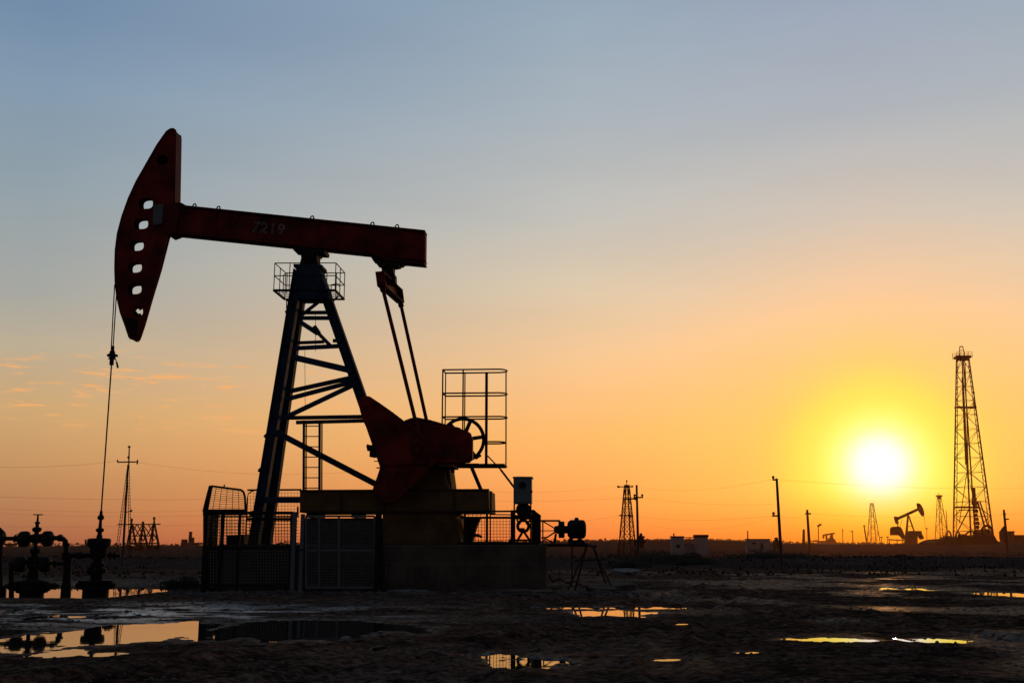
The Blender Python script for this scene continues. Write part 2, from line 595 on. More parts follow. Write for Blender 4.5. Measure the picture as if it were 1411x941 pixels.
def oval(cx, cy, w, h, n=16, p=2.6):
    out = []
    for i in range(n):
        t = 2 * math.pi * i / n
        c, s_ = math.cos(t), math.sin(t)
        out.append((cx + w / 2 * math.copysign(abs(c) ** (2 / p), c), cy + h / 2 * math.copysign(abs(s_) ** (2 / p), s_)))
    return out


zc = [(195, 334), (177, 411), (160, 494), (153, 577), (152, 659)]
hole_c = [(130 + a / 2.767, 160 + c / 2.767) for a, c in zc]
near_holes = [oval(a, c, 20.5, 14.5) for a, c in hole_c] + [oval(190, 429.5, 14, 12), oval(223.5, 220.5, 15, 13)]
far_holes = [oval(a + 7.5, c + 3.2, 20.5, 14.5) for a, c in hole_c]
far_holes += [[(187, 428), (190, 425), (193, 428), (197, 424.5), (200, 428), (199, 434), (195.5, 437), (194, 432), (190, 432)]]
HV = .24
plate_n = child_curve_plate('horse_head', HEAD, near_holes, -HV, -HV + .016, M_RED, jack)
FAR_OUT = [(x - (7.5 if y < 400 else 9) * min(1, (y - 296) / 30), y - (2.5 if y > 440 else 0)) if (i > 14 and y > 296) else (x, y) for i, (x, y) in enumerate(HEAD)]
fp = child_curve_plate('side_plate', FAR_OUT, far_holes, HV - .016, HV, M_RED, plate_n.parent, 2 * HV - .016)
fp.parent = plate_n                 # both plates share the pumpjack's origin frame
m = MB()
n_arc = 17                          # the curved face the ropes run on
for i in range(n_arc - 1):
    a, c = pv(*HEAD[i], -HV), pv(*HEAD[i + 1], -HV)
    m.bar(a + VV * HV, c + VV * HV, .02, 2 * HV + .06, VV)
m.build('rope_track', M_DKRED, plate_n)
m = MB()
m.bar(pv(240, 279, -HV) + VV * HV, pv(241.8, 183, -HV) + VV * HV, .03, 2 * HV - .04, VV)
m.build('back_rib', M_DKRED, plate_n)
m = MB()
poly(m, [(211.5, 283), (223, 280.5), (225, 284), (222.5, 308), (212, 311), (210, 306)], -HV - .07, -HV - .002)
m.build('hinge_plate', M_GREY, plate_n, bevel=.015)
m = MB()
poly(m, [(224, 284), (240, 280), (246, 287), (242, 320), (232, 324), (226, 320)], -HV - .05, HV + .05)
m.build('hinge_block', M_DKRED, plate_n, bevel=.02)
m = MB()
poly(m, [(170.5, 437), (190, 440), (188, 466), (181, 465)], -HV - .006, -HV - .002)
m.build('grease_patch', M_STEEL, plate_n)

m = MB()
poly(m, [(231.5, 181), (235.5, 177.6), (239.5, 176.8), (242.2, 179), (242.2, 186), (231, 186)], -HV - .01, -HV + .05)
m.build('tip_plate', M_RED, plate_n)

# ---- walking beam
BT = lambda x: 284 + (x - 236) * (320 - 284) / (583 - 236)
BB = lambda x: 323 + (x - 236) * (359 - 323) / (583 - 236)
m = MB()
poly(m, [(238, BT(238) + 1), (586, BT(586) + 1), (585.5, BB(586) + 6), (538, BB(538) + 7), (515, BB(515) - 1), (238, BB(238) - 1)], -.15, .15)
beam = m.build('walking_beam', M_RED, jack)
m = MB()
m.bar(pv(236, BT(236) + .7, 0), pv(587, BT(587) + .7, 0), .035, .46, VV)
m.build('top_flange', M_RED, beam)
m = MB()
m.bar(pv(232, BB(232) - .5, 0), pv(516, BB(516) - .5, 0), .04, .46, VV)
m.bar(pv(516, BB(516) - .5, 0), pv(537, BB(537) + 6.5, 0), .04, .46, VV)
m.bar(pv(537, BB(537) + 6.5, 0), pv(586.5, BB(586) + 6.4, 0), .04, .46, VV)
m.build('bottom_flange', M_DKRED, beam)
m = MB()
for x in (300, 416, 441, 505, 526, 548, 585.5):
    MB().bar(pv(x, BT(x) + 2, 0), pv(x - .5, BB(x) + (5.5 if x > 530 else -1), 0), .03, .43, VV).build('stiffener', M_RED, beam)
m = MB()
poly(m, [(240, 279.5), (250, 279.5), (257, 283.5), (246, 283.2), (240, 282)], -.12, .12)
m.build('hook', M_STEEL, beam)
m = MB()
for x in (268, 301, 430, 513, 547):
    c = pv(x, BT(x) - 3.4, 0)
    m = MB()
    m.torus(c, VV + UU * .5, .062, .02, 16, 6)
    m.tube(pv(x, BT(x) - .2, 0), pv(x, BT(x) + 1.2, 0), .03, 6)
    m.build('lifting_lug', M_STEEL, beam)
# the number painted on the web
fc = bpy.data.curves.new('number', 'FONT')
fc.body = '7219'
fc.size = .50
fc.extrude = .0015
fc.offset = .010
fc.space_character = 1.12
to = bpy.data.objects.new('tmp', fc); col.objects.link(to)
dg = bpy.context.evaluated_depsgraph_get(); dg.update()
nm = bpy.data.meshes.new_from_object(to.evaluated_get(dg))
bpy.data.objects.remove(to)
pa, pb = pv(346, 319.2, -.1535), pv(391, 323.6, -.1535)
ax = (pb - pa).normalized()
wid = max(v.co.x for v in nm.vertices)
sc = (pb - pa).length / wid
ay = (ax.cross(VV) * -1).normalized()
if ay.z < 0: ay = -ay
mat4 = Matrix((ax * sc, ay * sc, ax.cross(ay).normalized())).transposed().to_4x4()
mat4.translation = pa - world_loc(beam)
nm.transform(mat4)
nm.materials.clear(); nm.materials.append(M_DIGIT)
no = bpy.data.objects.new('number_marking', nm); col.objects.link(no); no.parent = beam

# ---- saddle bearing on the tower top
m = MB()
poly(m, [(404, 339.5), (448, 344), (447, 348.5), (438, 348), (437, 350), (412, 347.5), (411, 345), (404, 344.5)], -.28, .28)
poly(m, [(414, 347), (437, 349), (436, 356), (438, 366), (412, 366), (415, 356)], -.22, .22)
sb_ = m.build('saddle_bearing', M_STEEL, jack)
m = MB()
m.tube(pv(425.5, 353.5, -.34), pv(425.5, 353.5, -.34) + VV * .68, .13, 18)
m.build('bearing_cap', M_STEEL, sb_, smooth=True)

# ---- tower (samson post)
VL = .42
m = MB()
poly(m, [(404, 363.5), (443.5, 364.5), (444, 369), (440.5, 371), (451.5, 402), (454, 412), (402, 412), (403.5, 400), (408.5, 370), (404.5, 368)], -.30, .30)
m.build('tower_cap', M_BLUE, jack, bevel=.01)
for (a, c) in (((412, 372, -.22), (349.5, 752, -VL - .12)), ((419, 372, .22), (366.5, 752, VL + .12))):
    m = MB(); m.ibeam(pv(*a), pv(*c), 13.5 * K, .24, VV, .028)
    m.build('leg', M_BLUE, jack)
m = MB(); m.ibeam(pv(437, 372, 0), pv(548, 690, 0), 13.5 * K, .26, VV, .028)
m.build('leg', M_BLUE, jack)
m = MB()
vn, vf = -.3, .3
pbar(m, (414, 431, vf), (456, 430.6, 0), 4.6, .1)
pbar(m, (414, 438.3, vn), (458, 438.3, 0), 5, .1)
pbar(m, (443, 413, 0), (416, 434, vn), 4, .08)
pbar(m, (411, 442, vn), (437, 459, -.1), 6.5, .1)
pbar(m, (437, 457.5, -.1), (456, 477, 0), 5, .1)
pbar(m, (432, 450, -.14), (439, 460, -.1), 7.5, .14)
pbar(m, (406, 472.6, vf), (446, 471, .1), 4, .1)
pbar(m, (404, 480, vn), (472, 476.6, 0), 5.5, .1)
pbar(m, (459, 469.5, -.1), (470, 469.5, -.1), 4.5, .1)
pbar(m, (403, 492, vn), (486, 511, 0), 8.2, .12)
pbar(m, (395, 540, vf), (488, 519.5, 0), 5.5, .12)
pbar(m, (393, 550.5, vn), (490, 525, 0), 5.5, .12)
pbar(m, (389, 577, vn), (492, 528, 0), 5.6, .12)
pbar(m, (390, 575.8, vf), (507, 574, 0), 5, .12)
pbar(m, (408, 582, vn), (509, 579.5, 0), 4.6, .12)
pbar(m, (372, 591, vn - .1), (520, 668, 0), 8, .12)
pbar(m, (361, 688.5, -.5), (415, 688.5, -.5), 8, .14)
pbar(m, (358, 648, -.46), (374, 646, .46), 5, .1)
pbar(m, (366, 601, -.44), (386, 597, .44), 5, .1)
pbar(m, (346, 708, -.5), (365, 706, .5), 7, .1)
m = MB()
m.tube(pv(434.6, 432, -.05), pv(434.6, 484, -.05), .008, 5)
m.tube(pv(420, 483, -.2), pv(420.5, 562, -.2), .007, 5)
m.build('hanging_cable', M_WIRE, jack)

# ---- platform with guard rails round the tower top
plat = MB()
NL, NR = pv(377.2, 399, -.56), pv(461.8, 399, -.56)
FL, FR = NL + VV * 1.12, NR + VV * 1.12
for i in range(6):
    t = i / 5
    a, c = NL.lerp(FL, t), NR.lerp(FR, t)
    lo, hi = a.lerp(c, .33), a.lerp(c, .70)
    plat.bar(a, lo, .04, .012, ZZ); plat.bar(hi, c, .04, .012, ZZ)
for a, c in ((NL, NR), (FL, FR), (NL, FL), (NR, FR)):
    plat.bar(a - ZZ * .02, c - ZZ * .02, .05, .05, VV if (c - a).dot(UU) > .5 else UU)
platform = plat.build('platform', M_STEEL, jack)
rl = MB()
HR = 38 * K
rr = .014
def rails(mb, a, c, posts, hs=(1.0, .52)):
    for h in hs:
        mb.tube(a + ZZ * HR * h, c + ZZ * HR * h, rr, 6)
    for t in posts:
        p = a.lerp(c, t); mb.tube(p, p + ZZ * HR, rr, 6)
rails(rl, NL, NR, (0, .25, 1))
rails(rl, FL, FR, (0, .12, .7, .86, 1))
rails(rl, NL, FL, (.5,))
rails(rl, NR, FR, (.5,))
p = NL.lerp(FL, .45) + UU * .12
rl.path([p, p + ZZ * .55, p + ZZ * .6 + UU * .1, p + UU * .1], rr, 6)
p = NR.lerp(FR, .5) - UU * .25
rl.path([p, p + ZZ * .28, p + ZZ * .3 + UU * .2, p + UU * .24 + ZZ * .22], rr, 6)
rl.build('guard_rail', M_STEEL, platform)
m = MB()
m.path([pv(394.8, 413, .3), pv(394.8, 431, .3), pv(403, 430, .3)], .016, 6)
m.bar(pv(394, 431, .3), pv(404, 428, .3), .07, .2, VV)
m.build('step', M_STEEL, platform)
MB().bar(pv(388, 408, -.3), pv(408, 424, -.25), .04, .05, VV).build('bracket', M_STEEL, platform)
MB().bar(pv(466, 408, .3), pv(450, 424, .2), .04, .05, VV).build('bracket', M_STEEL, platform)

# ---- ladder
m = MB()
for x0 in (418.8, 440.5):
    m.bar(pv(x0, 579, -.45), pv(x0 - .4, 700, -.45), .06, .05, VV)
    m.bar(pv(x0 + 3.2, 581, -.05), pv(x0 + 2.8, 700, -.05), .03, .04, VV)
lad = m.build('ladder', M_STEEL, jack)
m = MB()
y = 587
while y < 676:
    MB().tube(pv(418.8, y, -.45), pv(440.5, y, -.45), .014, 6).build('rung', M_STEEL, lad)
    y += 14.2

# ---- tail bearing, equalizer, pitman arms
m = MB()
poly(m, [(509, 350.5), (586, 359), (555, 362), (553, 364), (550, 364.5), (549, 366), (543, 367), (524, 367), (522, 364.5), (519, 364), (517, 359), (513.5, 358.5)], -.2, .2)
poly(m, [(525, 366), (542, 366), (541.5, 375), (544, 378), (544.5, 389), (537, 392), (527, 380)], -.16, .16)
m.build('tail_bearing', M_STEEL, jack)
e0, e1 = pv(524.5, 384, -1.4), pv(550.5, 408, 1.4)
tilt = Vector(e1 - e0)
eq = MB()
dz = ZZ * .20 + UU * -.03
eq.bar(e0 + dz - ZZ * .012, e1 + dz - ZZ * .012, .24, .02, ZZ)
eq.bar(e0 - dz, e1 - dz, .24, .02, ZZ)
eq.bar(e0 - UU * .06, e1 - UU * .06, .02, .40, ZZ)
for e, sg in ((e0, -1), (e1, 1)):
    eq.bar(e - dz, e + dz, .24, .02, VV)
equal = eq.build('equalizer', M_RED, jack)
a_n = (pv(526.5, 394, -1.3), pv(578, 602, -1.3))
a_f = (pv(551.5, 416, 1.3), pv(594.5, 610, 1.3))
for a, c in (a_n, a_f):
    m = MB(); m.tube(a, c, .052, 12)
    m.lathe(c - VV * .08, VV, [(0, .13), (.16, .13)], 16)
    m.bar(a - (c - a).normalized() * .12, a + (c - a).normalized() * .15, .15, .12, VV)
    m.build('pitman_arm', M_DKRED, jack, smooth=True)

# ---- cranks and counterweights
C0 = [(576, 590), (600, 586), (640, 592), (648, 596), (651, 606), (651, 632), (646, 637), (612, 638), (585, 640), (560, 640), (553, 620), (560, 598)]
W1 = [(495.6, 549), (498, 546.2), (504, 545.2), (509, 545.8), (514, 549), (523, 555), (540, 567), (555, 578.5), (572, 590), (588, 604), (588, 640), (540, 642), (526, 640),
      (519, 630), (516, 612), (508, 596), (501, 582), (496, 567), (494.3, 557)]
W2 = [(524, 642), (519, 657), (513, 674), (516, 684), (530, 692), (541, 693), (556, 681), (575, 664), (592, 645), (604, 634), (600, 622), (560, 612), (524, 625)]
m = MB(); poly(m, C0, -1.18, -.95); crk = m.build('crank', M_RED, jack, bevel=.02)
m = MB(); poly(m, W1, -1.46, -1.19); m.build('counterweight', M_RED, crk, bevel=.03)
m = MB(); poly(m, W2, -1.42, -1.20); m.build('counterweight', M_RED, crk, bevel=.03)
m = MB()
m.tube(pv(574.8, 618.5, -1.53), pv(574.8, 618.5, -1.53) + VV * .5, .11, 20)
m.torus(pv(574.8, 618.5, -1.47), VV, .16, .03, 24, 8)
for (x, y) in ((505, 561), (516, 557), (528, 600), (540, 590), (545, 665), (560, 650)):
    MB().tube(pv(x, y, -1.49), pv(x, y, -1.49) + VV * .06, .045, 8).build('bolt', M_DKRED, crk)
m.build('crank_pin', M_DKRED, crk, smooth=True)
m = MB()
poly(m, [(509.5, 613), (520, 612), (522, 629), (514, 630), (509, 629)], -1.40, -1.22)
poly(m, [(504.5, 614), (506, 611.5), (510, 613), (510, 621), (506, 621)], -1.36, -1.26)
m.build('clamp_block', M_STEEL, crk)
MB().bar(pv(515.5, 635.4, -1.3), pv(526, 635.4, -1.3), .02, .06, VV).build('stud', M_STEEL, crk)
MB().bar(pv(519, 644.4, -1.3), pv(526, 644.4, -1.3), .03, .06, VV).build('stud', M_STEEL, crk)
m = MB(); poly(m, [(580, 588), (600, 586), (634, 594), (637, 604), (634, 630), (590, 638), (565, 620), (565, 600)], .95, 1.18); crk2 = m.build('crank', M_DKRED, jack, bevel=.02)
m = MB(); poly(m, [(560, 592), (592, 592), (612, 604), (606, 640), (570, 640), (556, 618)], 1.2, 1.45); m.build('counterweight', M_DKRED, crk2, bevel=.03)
# ---- gearbox, its pedestal and the belt wheel
m = MB()
poly(m, [(553, 583), (558, 578.5), (566, 575.5), (574, 574.5), (592, 578), (620, 586), (634, 589), (637, 596), (637, 630), (612, 646), (548, 646), (545, 600)], -.72, .72)
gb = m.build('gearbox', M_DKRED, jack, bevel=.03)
m = MB()
poly(m, [(560, 610), (638, 610), (638, 616), (560, 616)], -.80, .80)
m.tube(pv(596, 612, -.86), pv(596, 612, -.86) + VV * .2, .2, 20)
m.build('gearbox_flange', M_DKRED, gb, smooth=False)
m = MB()
poly(m, [(528, 646), (612, 646), (614, 660), (621, 676), (520, 676)], -.8, .8)
ped = m.build('gearbox_pedestal', M_OCHRE, jack, bevel=.015)
m = MB()
poly(m, [(613.5, 645), (619, 645), (623, 675), (617, 675)], -.55, .55)
m.bar(pv(608, 643.5, -.6), pv(628, 643.5, -.6), .06, 1.2, VV)
m.tube(pv(624, 645, -.5), pv(624, 651, -.5), .05, 8)
m.build('pedestal_rib', M_OCHRE, ped)
WC = pv(637.5, 606, .80)
RW = 31.2 * K * 1.03
m = MB()
m.torus(WC, VV, RW - .05, .05, 44, 8, 1.6)
wheel = m.build('belt_wheel', M_STEEL, jack, smooth=True)
m = MB()
for k in range(6):
    th = R(8 + 60 * k)
    d = UU * math.cos(th) + ZZ * math.sin(th)
    MB().bar(WC + d * .1, WC + d * (RW - .04), .10, .07, VV).build('spoke', M_STEEL, wheel)
m = MB(); m.lathe(WC - VV * .6, VV, [(0, .09), (.42, .09), (.43, .17), (.74, .17), (.75, .08), (.85, .08)], 18)
m.build('hub', M_STEEL, wheel, smooth=True)
m = MB()
m.bar(pv(655, 632, .7), pv(663, 627, .7), .05, .1, VV)
m.build('brake_lever', M_STEEL, wheel)
m = MB()
m.bar(pv(612, 640, .6), pv(660, 640, .6), .05, .3, VV)
m.build('brake_support', M_STEEL, wheel)

# ---- base frame box
m = MB()
poly(m, [(413, 676.5), (530, 674), (673, 674.5), (674, 705), (413, 706)], -1.0, 1.0)
bf = m.build('base_frame', M_OCHRE, jack, bevel=.012)
m = MB()
m.bar(pv(413, 676, -1.012), pv(674, 674.6, -1.012), .05, .03, VV)
m.bar(pv(413, 704.6, -1.012), pv(674, 704.2, -1.012), .05, .03, VV)
for x in (470, 530, 626):
    m.bar(pv(x, 677, -1.012), pv(x, 704, -1.012), .05, .025, VV)
m.bar(pv(676.5, 676.5, -.9), pv(676.5, 704, -.9), .05, .08, VV)
m.bar(pv(676.5, 676.5, .9), pv(676.5, 704, .9), .05, .08, VV)
m.build('edge_angle', M_RUST, bf)
m = MB()
poly(m, [(527, 706), (627, 706), (637, 750), (527, 750)], -.95, .95)
m.build('lower_pedestal', M_OCHRE, jack, bevel=.015)
m = MB()
poly(m, [(417, 713.6), (526, 713.6), (526, 750), (417, 750)], -.85, .85)
poly(m, [(422, 705), (431, 705), (431, 713), (422, 713)], -.7, .7)
poly(m, [(484, 705), (490, 705), (490, 713), (484, 713)], -.7, .7)
m.build('skid_beam', M_RUST, jack, bevel=.01)

# ---- caged rear platform beside the belt wheel
v0, v1 = .75, 1.35
m = MB()
pA = pv(615, 641, v0); pB = pv(695.5, 641, v0)
m.bar(pA, pB, .09, .08, VV)
m.bar(pA + VV * .6, pB + VV * .6, .07, .08, VV)
for i in range(12):
    a = pA.lerp(pB, i / 11); m.bar(a, a + VV * .6, .06, .03, ZZ)
rp_ = m.build('rear_platform', M_STEEL, jack)
m = MB()
H = {}
bz = pA.z
for py in (509.5, 541.8, 574.3):
    z = pv(610, py, v0).z
    a = pv(610.2, py, v0); a.z = z
    # long half oval ring: straight near side, straight far side, rounded right end
    x0, x1 = pv(610.2, py, v0).dot(UU), pv(697.6, py, v0).dot(UU)
    pts = []
    base_n = pv(610.2, py, v0)
    Lh = x1 - x0
    pts.append(base_n)
    for i in range(11):
        th = math.pi * (i / 10 - .5)
        pts.append(base_n + UU * (Lh * .86 + Lh * .14 * math.cos(th)) + VV * (.30 + .30 * math.sin(th)))
    pts.append(base_n + VV * .6)
    pts.append(base_n)
    m.path(pts, .022, 6)
py = 608.5
b1 = pv(669, py, v0)
L1 = pv(696, py, v0).dot(UU) - b1.dot(UU)
m.path([b1] + [b1 + UU * (L1 * .5 + L1 * .5 * math.cos(math.pi * (i / 10 - .5))) + VV * (.3 + .3 * math.sin(math.pi * (i / 10 - .5))) for i in range(11)] + [b1 + VV * .6], .022, 6)
for x, dv, r_ in ((610.2, 0, .022), (610.4, .6, .018), (638.3, 0, .022), (637.5, .6, .018)):
    a = pv(x, 509.5, v0) + VV * dv
    c = Vector((a.x, a.y, pv(610, 612, v0).z))
    m.tube(a, c, r_, 6)
m.build('guard_rail', M_STEEL, rp_)
m = MB()
a = pv(670.5, 513, v0); m.bar(a, Vector((a.x, a.y, bz)), .075, .06, VV)
a = pv(697.3, 511.5, v0 + .3); m.bar(a, Vector((a.x, a.y, bz)), .035, .035, VV)
m.build('post', M_STEEL, rp_)
m = MB()
m.bar(pv(649.5, 643, .9), pv(665, 680, .9), .10, .08, VV)
m.build('strut', M_STEEL, rp_)
m = MB()
m.tube(pv(672, 628, .9), pv(690, 647, .85), .02, 6); m.tube(pv(690, 647, .85), pv(712, 676, .3), .03, 6)
m.build('conduit', M_WIRE, rp_)

# ---- bridle ropes, carrier bar, polished rod
TOPR = pv(153.8, 500, 0)
m = MB(); m.tube(pv(158.0, 392, -.12), pv(153.2, 482, -.07), .017, 6); m.build('wire_rope', M_STEEL, jack)
m = MB(); m.tube(pv(160.6, 404, .12), pv(155.6, 482, .07), .017, 6); m.build('wire_rope', M_STEEL, jack)
m = MB()
ct = pv(154.3, 476, 0)
m.lathe(Vector((TOPR.x, TOPR.y, pv(154, 503, 0).z)), ZZ, [(0, .06), (.16, .06), (.17, .10), (.20, .10), (.21, .07), (.25, .07), (.26, .13), (.31, .13), (.32, .08), (.40, .075), (.41, .05), (.55, .045)], 12)
m.bar(pv(148.6, 490, 0), pv(161.5, 490, 0), .06, .12, VV)
m.bar(pv(158, 491, -.05), pv(161, 500, -.05), .02, .02, VV)
m.bar(pv(160.7, 499, -.05), pv(162.5, 507, -.05), .05, .02, VV)
m.build('carrier_bar', M_STEEL, jack, smooth=True)
zr = lambda py: (lambda d: CAM + d * ((TOPR.y - CAM.y) / d.y))(ray(145, py)).z
m = MB(); m.tube((TOPR.x, TOPR.y, zr(716)), (TOPR.x, TOPR.y, zr(500)), .021, 8); m.build('polished_rod', M_STEEL, jack, smooth=True)

# ------------------------------------------------------------------ foundation
G_Z = -.15
def gpoly(mb, x0, x1, y0, v0, v1, zb=G_Z, skew=0.0):
    """block from photo columns x0..x1, top row y0, down to the ground"""
    a, c = pv(x0, y0, v0), pv(x1, y0, v0)
    return mb.prism([a, c, Vector((c.x, c.y, zb)), Vector((a.x, a.y, zb))], (VV + UU * skew) * (v1 - v0))
fd = thing('concrete_foundation', 'long stained concrete foundation block under the big red pumping unit', 'foundation', tuple(pv(540, 806, 0)))
m = MB(); gpoly(m, 304, 527, 750.5, -1.45, 1.5); m.build('foundation_block', M_CONC, fd, bevel=.03)
m = MB(); gpoly(m, 527.3, 753, 750.2, -1.5, 1.5, skew=-.14); m.build('foundation_block', M_CONC, fd, bevel=.03)
m = MB()
gpoly(m, 527.5, 751.5, 775, -1.56, -1.49)
m.build('lower_course', M_CONC, fd, bevel=.02)
m = MB()
for x in (562, 590, 630, 660, 706):
    m = MB(); m.prism([pv(x, 777, -1.585), pv(x + 10, 777, -1.585), pv(x + 10, 806, -1.585), pv(x, 806, -1.585)], VV * .03); m.build('buttress', M_CONC, fd, bevel=.01)
m = MB(); m.bar(pv(532.5, 776, -1.58), pv(531.5, 793, -1.58), .03, .03, VV); m.bar(pv(533, 776, -1.58), pv(537, 776, -1.58), .03, .03, VV)
m.build('edge_strip', M_GREY, fd)
# apron of pale broken concrete in front
def slab_mesh(mb, cx, cy, lx, ly, h, rz, tilt=0.0, seed=0):
    rnd = random.Random(seed)
    n = 7
    pts = []
    for i in range(n):
        th = 2 * math.pi * i / n
        r = 1 + rnd.uniform(-.45, .25)
        pts.append(Vector((math.cos(th) * lx * r, math.sin(th) * ly * r, 0)))
    z0 = tz(cx, cy) - .04
    M = Matrix.Translation((cx, cy, z0)) @ Matrix.Rotation(rz, 4, 'Z') @ Matrix.Rotation(tilt, 4, 'X')
    mb.prism([M @ p for p in pts], M.to_3x3() @ Vector((0, 0, h)))
m = MB()
a, c = pv(296, 812, -1.72), pv(592, 812, -1.72)
zt = .05
m.prism([(a.x, a.y, zt), (c.x, c.y, zt), tuple(Vector((c.x, c.y, zt)) - VV * .42 + UU * .2), tuple(Vector((a.x, a.y, zt)) - VV * .42)], (0, 0, -.14))
M_APR = mk('chipped_apron_concrete', (.50, .48, .47), .9, 0, .5, 3.0, .6, 16, color2=(.06, .055, .05), spec=.1)
o = m.build('concrete_apron', M_APR, None, bevel=.03); struct(o)
for i, (px, Y, lx, ly, h, rz, tl, lb) in enumerate((
        (560, 27.6, .55, .3, .12, .3, .05, 'flat broken concrete slab at the foot of the pump foundation'),
        (640, 27.9, .35, .25, .10, 1.2, .1, 'small concrete lump in front of the foundation buttresses'),
        (702, 27.4, .50, .28, .13, -.3, .08, 'broken concrete slab near the motor end of the foundation'),
        (748, 26.9, .45, .3, .12, .6, .10, 'dark concrete slab beside the foundation corner'),
        (822, 28.5, .55, .35, .20, .2, .16, 'tilted pale slab among the rubble behind the pipe trestle'),
        (848, 29.5, .50, .32, .16, -.4, .20, 'tilted pale concrete slab lying beyond the pipe trestle'),
        (856, 46.0, .75, .5, .22, .4, .15, 'pale slab lying out on open ground near the wooden pole'))):
    m = MB(); slab_mesh(m, (px - 705.5) / F * Y, Y, lx, ly, h, rz, tl, i)
    tag(m.build('concrete_slab', M_CONC2 if i in (0, 6) else M_CONC, None, bevel=.015), lb, 'slab', 'broken concrete slabs round the pump')

# ------------------------------------------------------------------ mesh fences
WR = .0085
def fpanel(mb, x0, x1, y0, y1, v, sp=.075, spv=None, r=WR, sag=.004):
    return mb.wiremesh(pv(x0, y1, v), pv(x1, y1, v), pv(x1, y0, v), pv(x0, y0, v), sp, r, spv, sag)
VFR = -1.9
pen = thing('mesh_fence', 'dark wire mesh fence pen with leaning top panel round the tower foot', 'fence', tuple(pv(340, 812, VFR)))
def vpost(mb, px, py, v, w, d=None, zb=-.1):
    a = pv(px, py, v)
    return mb.bar(a, Vector((a.x, a.y, zb)), w, d or w, VV)
VBK = 1.9
for (px, py, v, w) in ((285.5, 702, VFR, .10), (307.5, 708, VFR, .08), (331, 708, VFR, .06), (403.5, 708, VFR, .08), (292.5, 714, -.8, .06), (300, 706, VBK, .06), (341, 686, VBK, .035)):
    m = MB(); vpost(m, px, py, v, w); m.build('post', M_STEEL, pen)
m = MB()
for y, w in ((705.5, .15), (754.5, .09)):
    m.bar(pv(280, y, VFR), pv(340, y, VFR), w, .05, VV)
m.bar(pv(340, 706.5, VFR), pv(404, 706.5, VFR), .08, .05, VV)
m.bar(pv(404, 754.5, VFR), pv(280, 754.5, VFR), .05, .04, VV)
m.bar(pv(280, 806, VFR), pv(404, 806, VFR), .06, .05, VV)
m.bar(pv(285.5, 706, VFR), pv(300, 708, VBK), .08, .05, ZZ)
m.bar(pv(300, 711.5, VBK), pv(412, 711.5, VBK), .05, .05, VV)
m.bar(pv(340, 715, VFR + .3), pv(404, 715, VFR + .3), .07, .04, VV)
m.bar(pv(341, 675, VBK), pv(415, 674.5, VBK), .05, .05, VV)
m.path([pv(341, 686, VBK), pv(342, 680, VBK), pv(346, 677, VBK), pv(350, 676, VBK)], .016, 6)
m.build('rail', M_STEEL, pen)
m = MB()
fpanel(m, 286, 340, 708, 754, VFR, .10, .075)
fpanel(m, 340, 404, 709, 754, VFR, .075)
fpanel(m, 300, 412, 713, 756, VBK, .085)
m.wiremesh(pv(279.5, 806, VFR), pv(300, 800, VBK), pv(300, 710, VBK), pv(279.5, 704, VFR), .12, WR)
m.build('mesh_panel', M_STEEL, pen)
m = MB()
m.wiremesh(pv(341, 710, VBK), pv(414, 710, VBK), pv(414, 675, VBK), pv(341, 675, VBK), .09, .005)
m.build('mesh_panel', M_STEEL, pen)
m = MB(); fpanel(m, 286, 404, 755, 810, VFR, .075); m.build('mesh_panel', M_GALV, pen)
# leaning top frame
tq = [pv(284, 702.5, VFR), pv(338.3, 702.8, VFR), pv(336, 675.5, VFR + .35), pv(290.5, 669.5, VFR + .35)]
m = MB()
tq2 = [tq[1], pv(337.5, 684, VFR + .25), pv(335.5, 677.5, VFR + .34), pv(332, 674.8, VFR + .35), tq[3]]
m.path(tq2, .028, 8)
m.bar(tq[0], tq[3], .10, .05, VV)
m.path([pv(280, 704, VFR), pv(287, 676, VFR + .3), tq[3]], .024, 8)
tf = m.build('top_frame', M_STEEL, pen)
m = MB(); m.wiremesh(*tq, .16, WR, .06, .012); m.build('mesh_panel', M_STEEL, tf)
m = MB(); m.bar(pv(308.5, 671, VFR + .35), pv(309.5, 667.5, VFR + .35), .03, .03, VV); m.build('hook', M_STEEL, tf)

gate = thing('mesh_gate', 'grey wire mesh double gate in the pen front between pale posts', 'gate', tuple(pv(465, 812, VFR)))
for px, py, w, mt in ((406.5, 705, .10, M_GREY), (417.5, 708, .09, M_GREY), (522, 706, .14, M_STEEL)):
    m = MB(); vpost(m, px, py, VFR, w); m.build('post', mt, gate)
m = MB()
for y in (711.0, 809):
    m.bar(pv(421, y, VFR), pv(516, y, VFR), .05, .04, VV)
m.bar(pv(421, 758, VFR), pv(516, 758, VFR), .045, .04, VV)
for x in (422, 440, 467, 516):
    m.bar(pv(x, 711, VFR), pv(x, 809, VFR), .045, .04, VV)
m.build('gate_frame', M_GREY, gate)
m = MB(); fpanel(m, 422, 516, 716, 809, VFR, .065, r=.008); m.build('mesh_panel', M_GALV, gate)
m = MB(); m.tube(pv(410.3, 698, VFR), pv(410.3, 710, VFR), .025, 8); m.build('hinge_pin', M_STEEL, gate)
m = MB(); m.bar(pv(408, 757, VFR - .06), pv(419, 757, VFR - .06), .03, .03, VV)
m.build('latch', M_STEEL, gate)

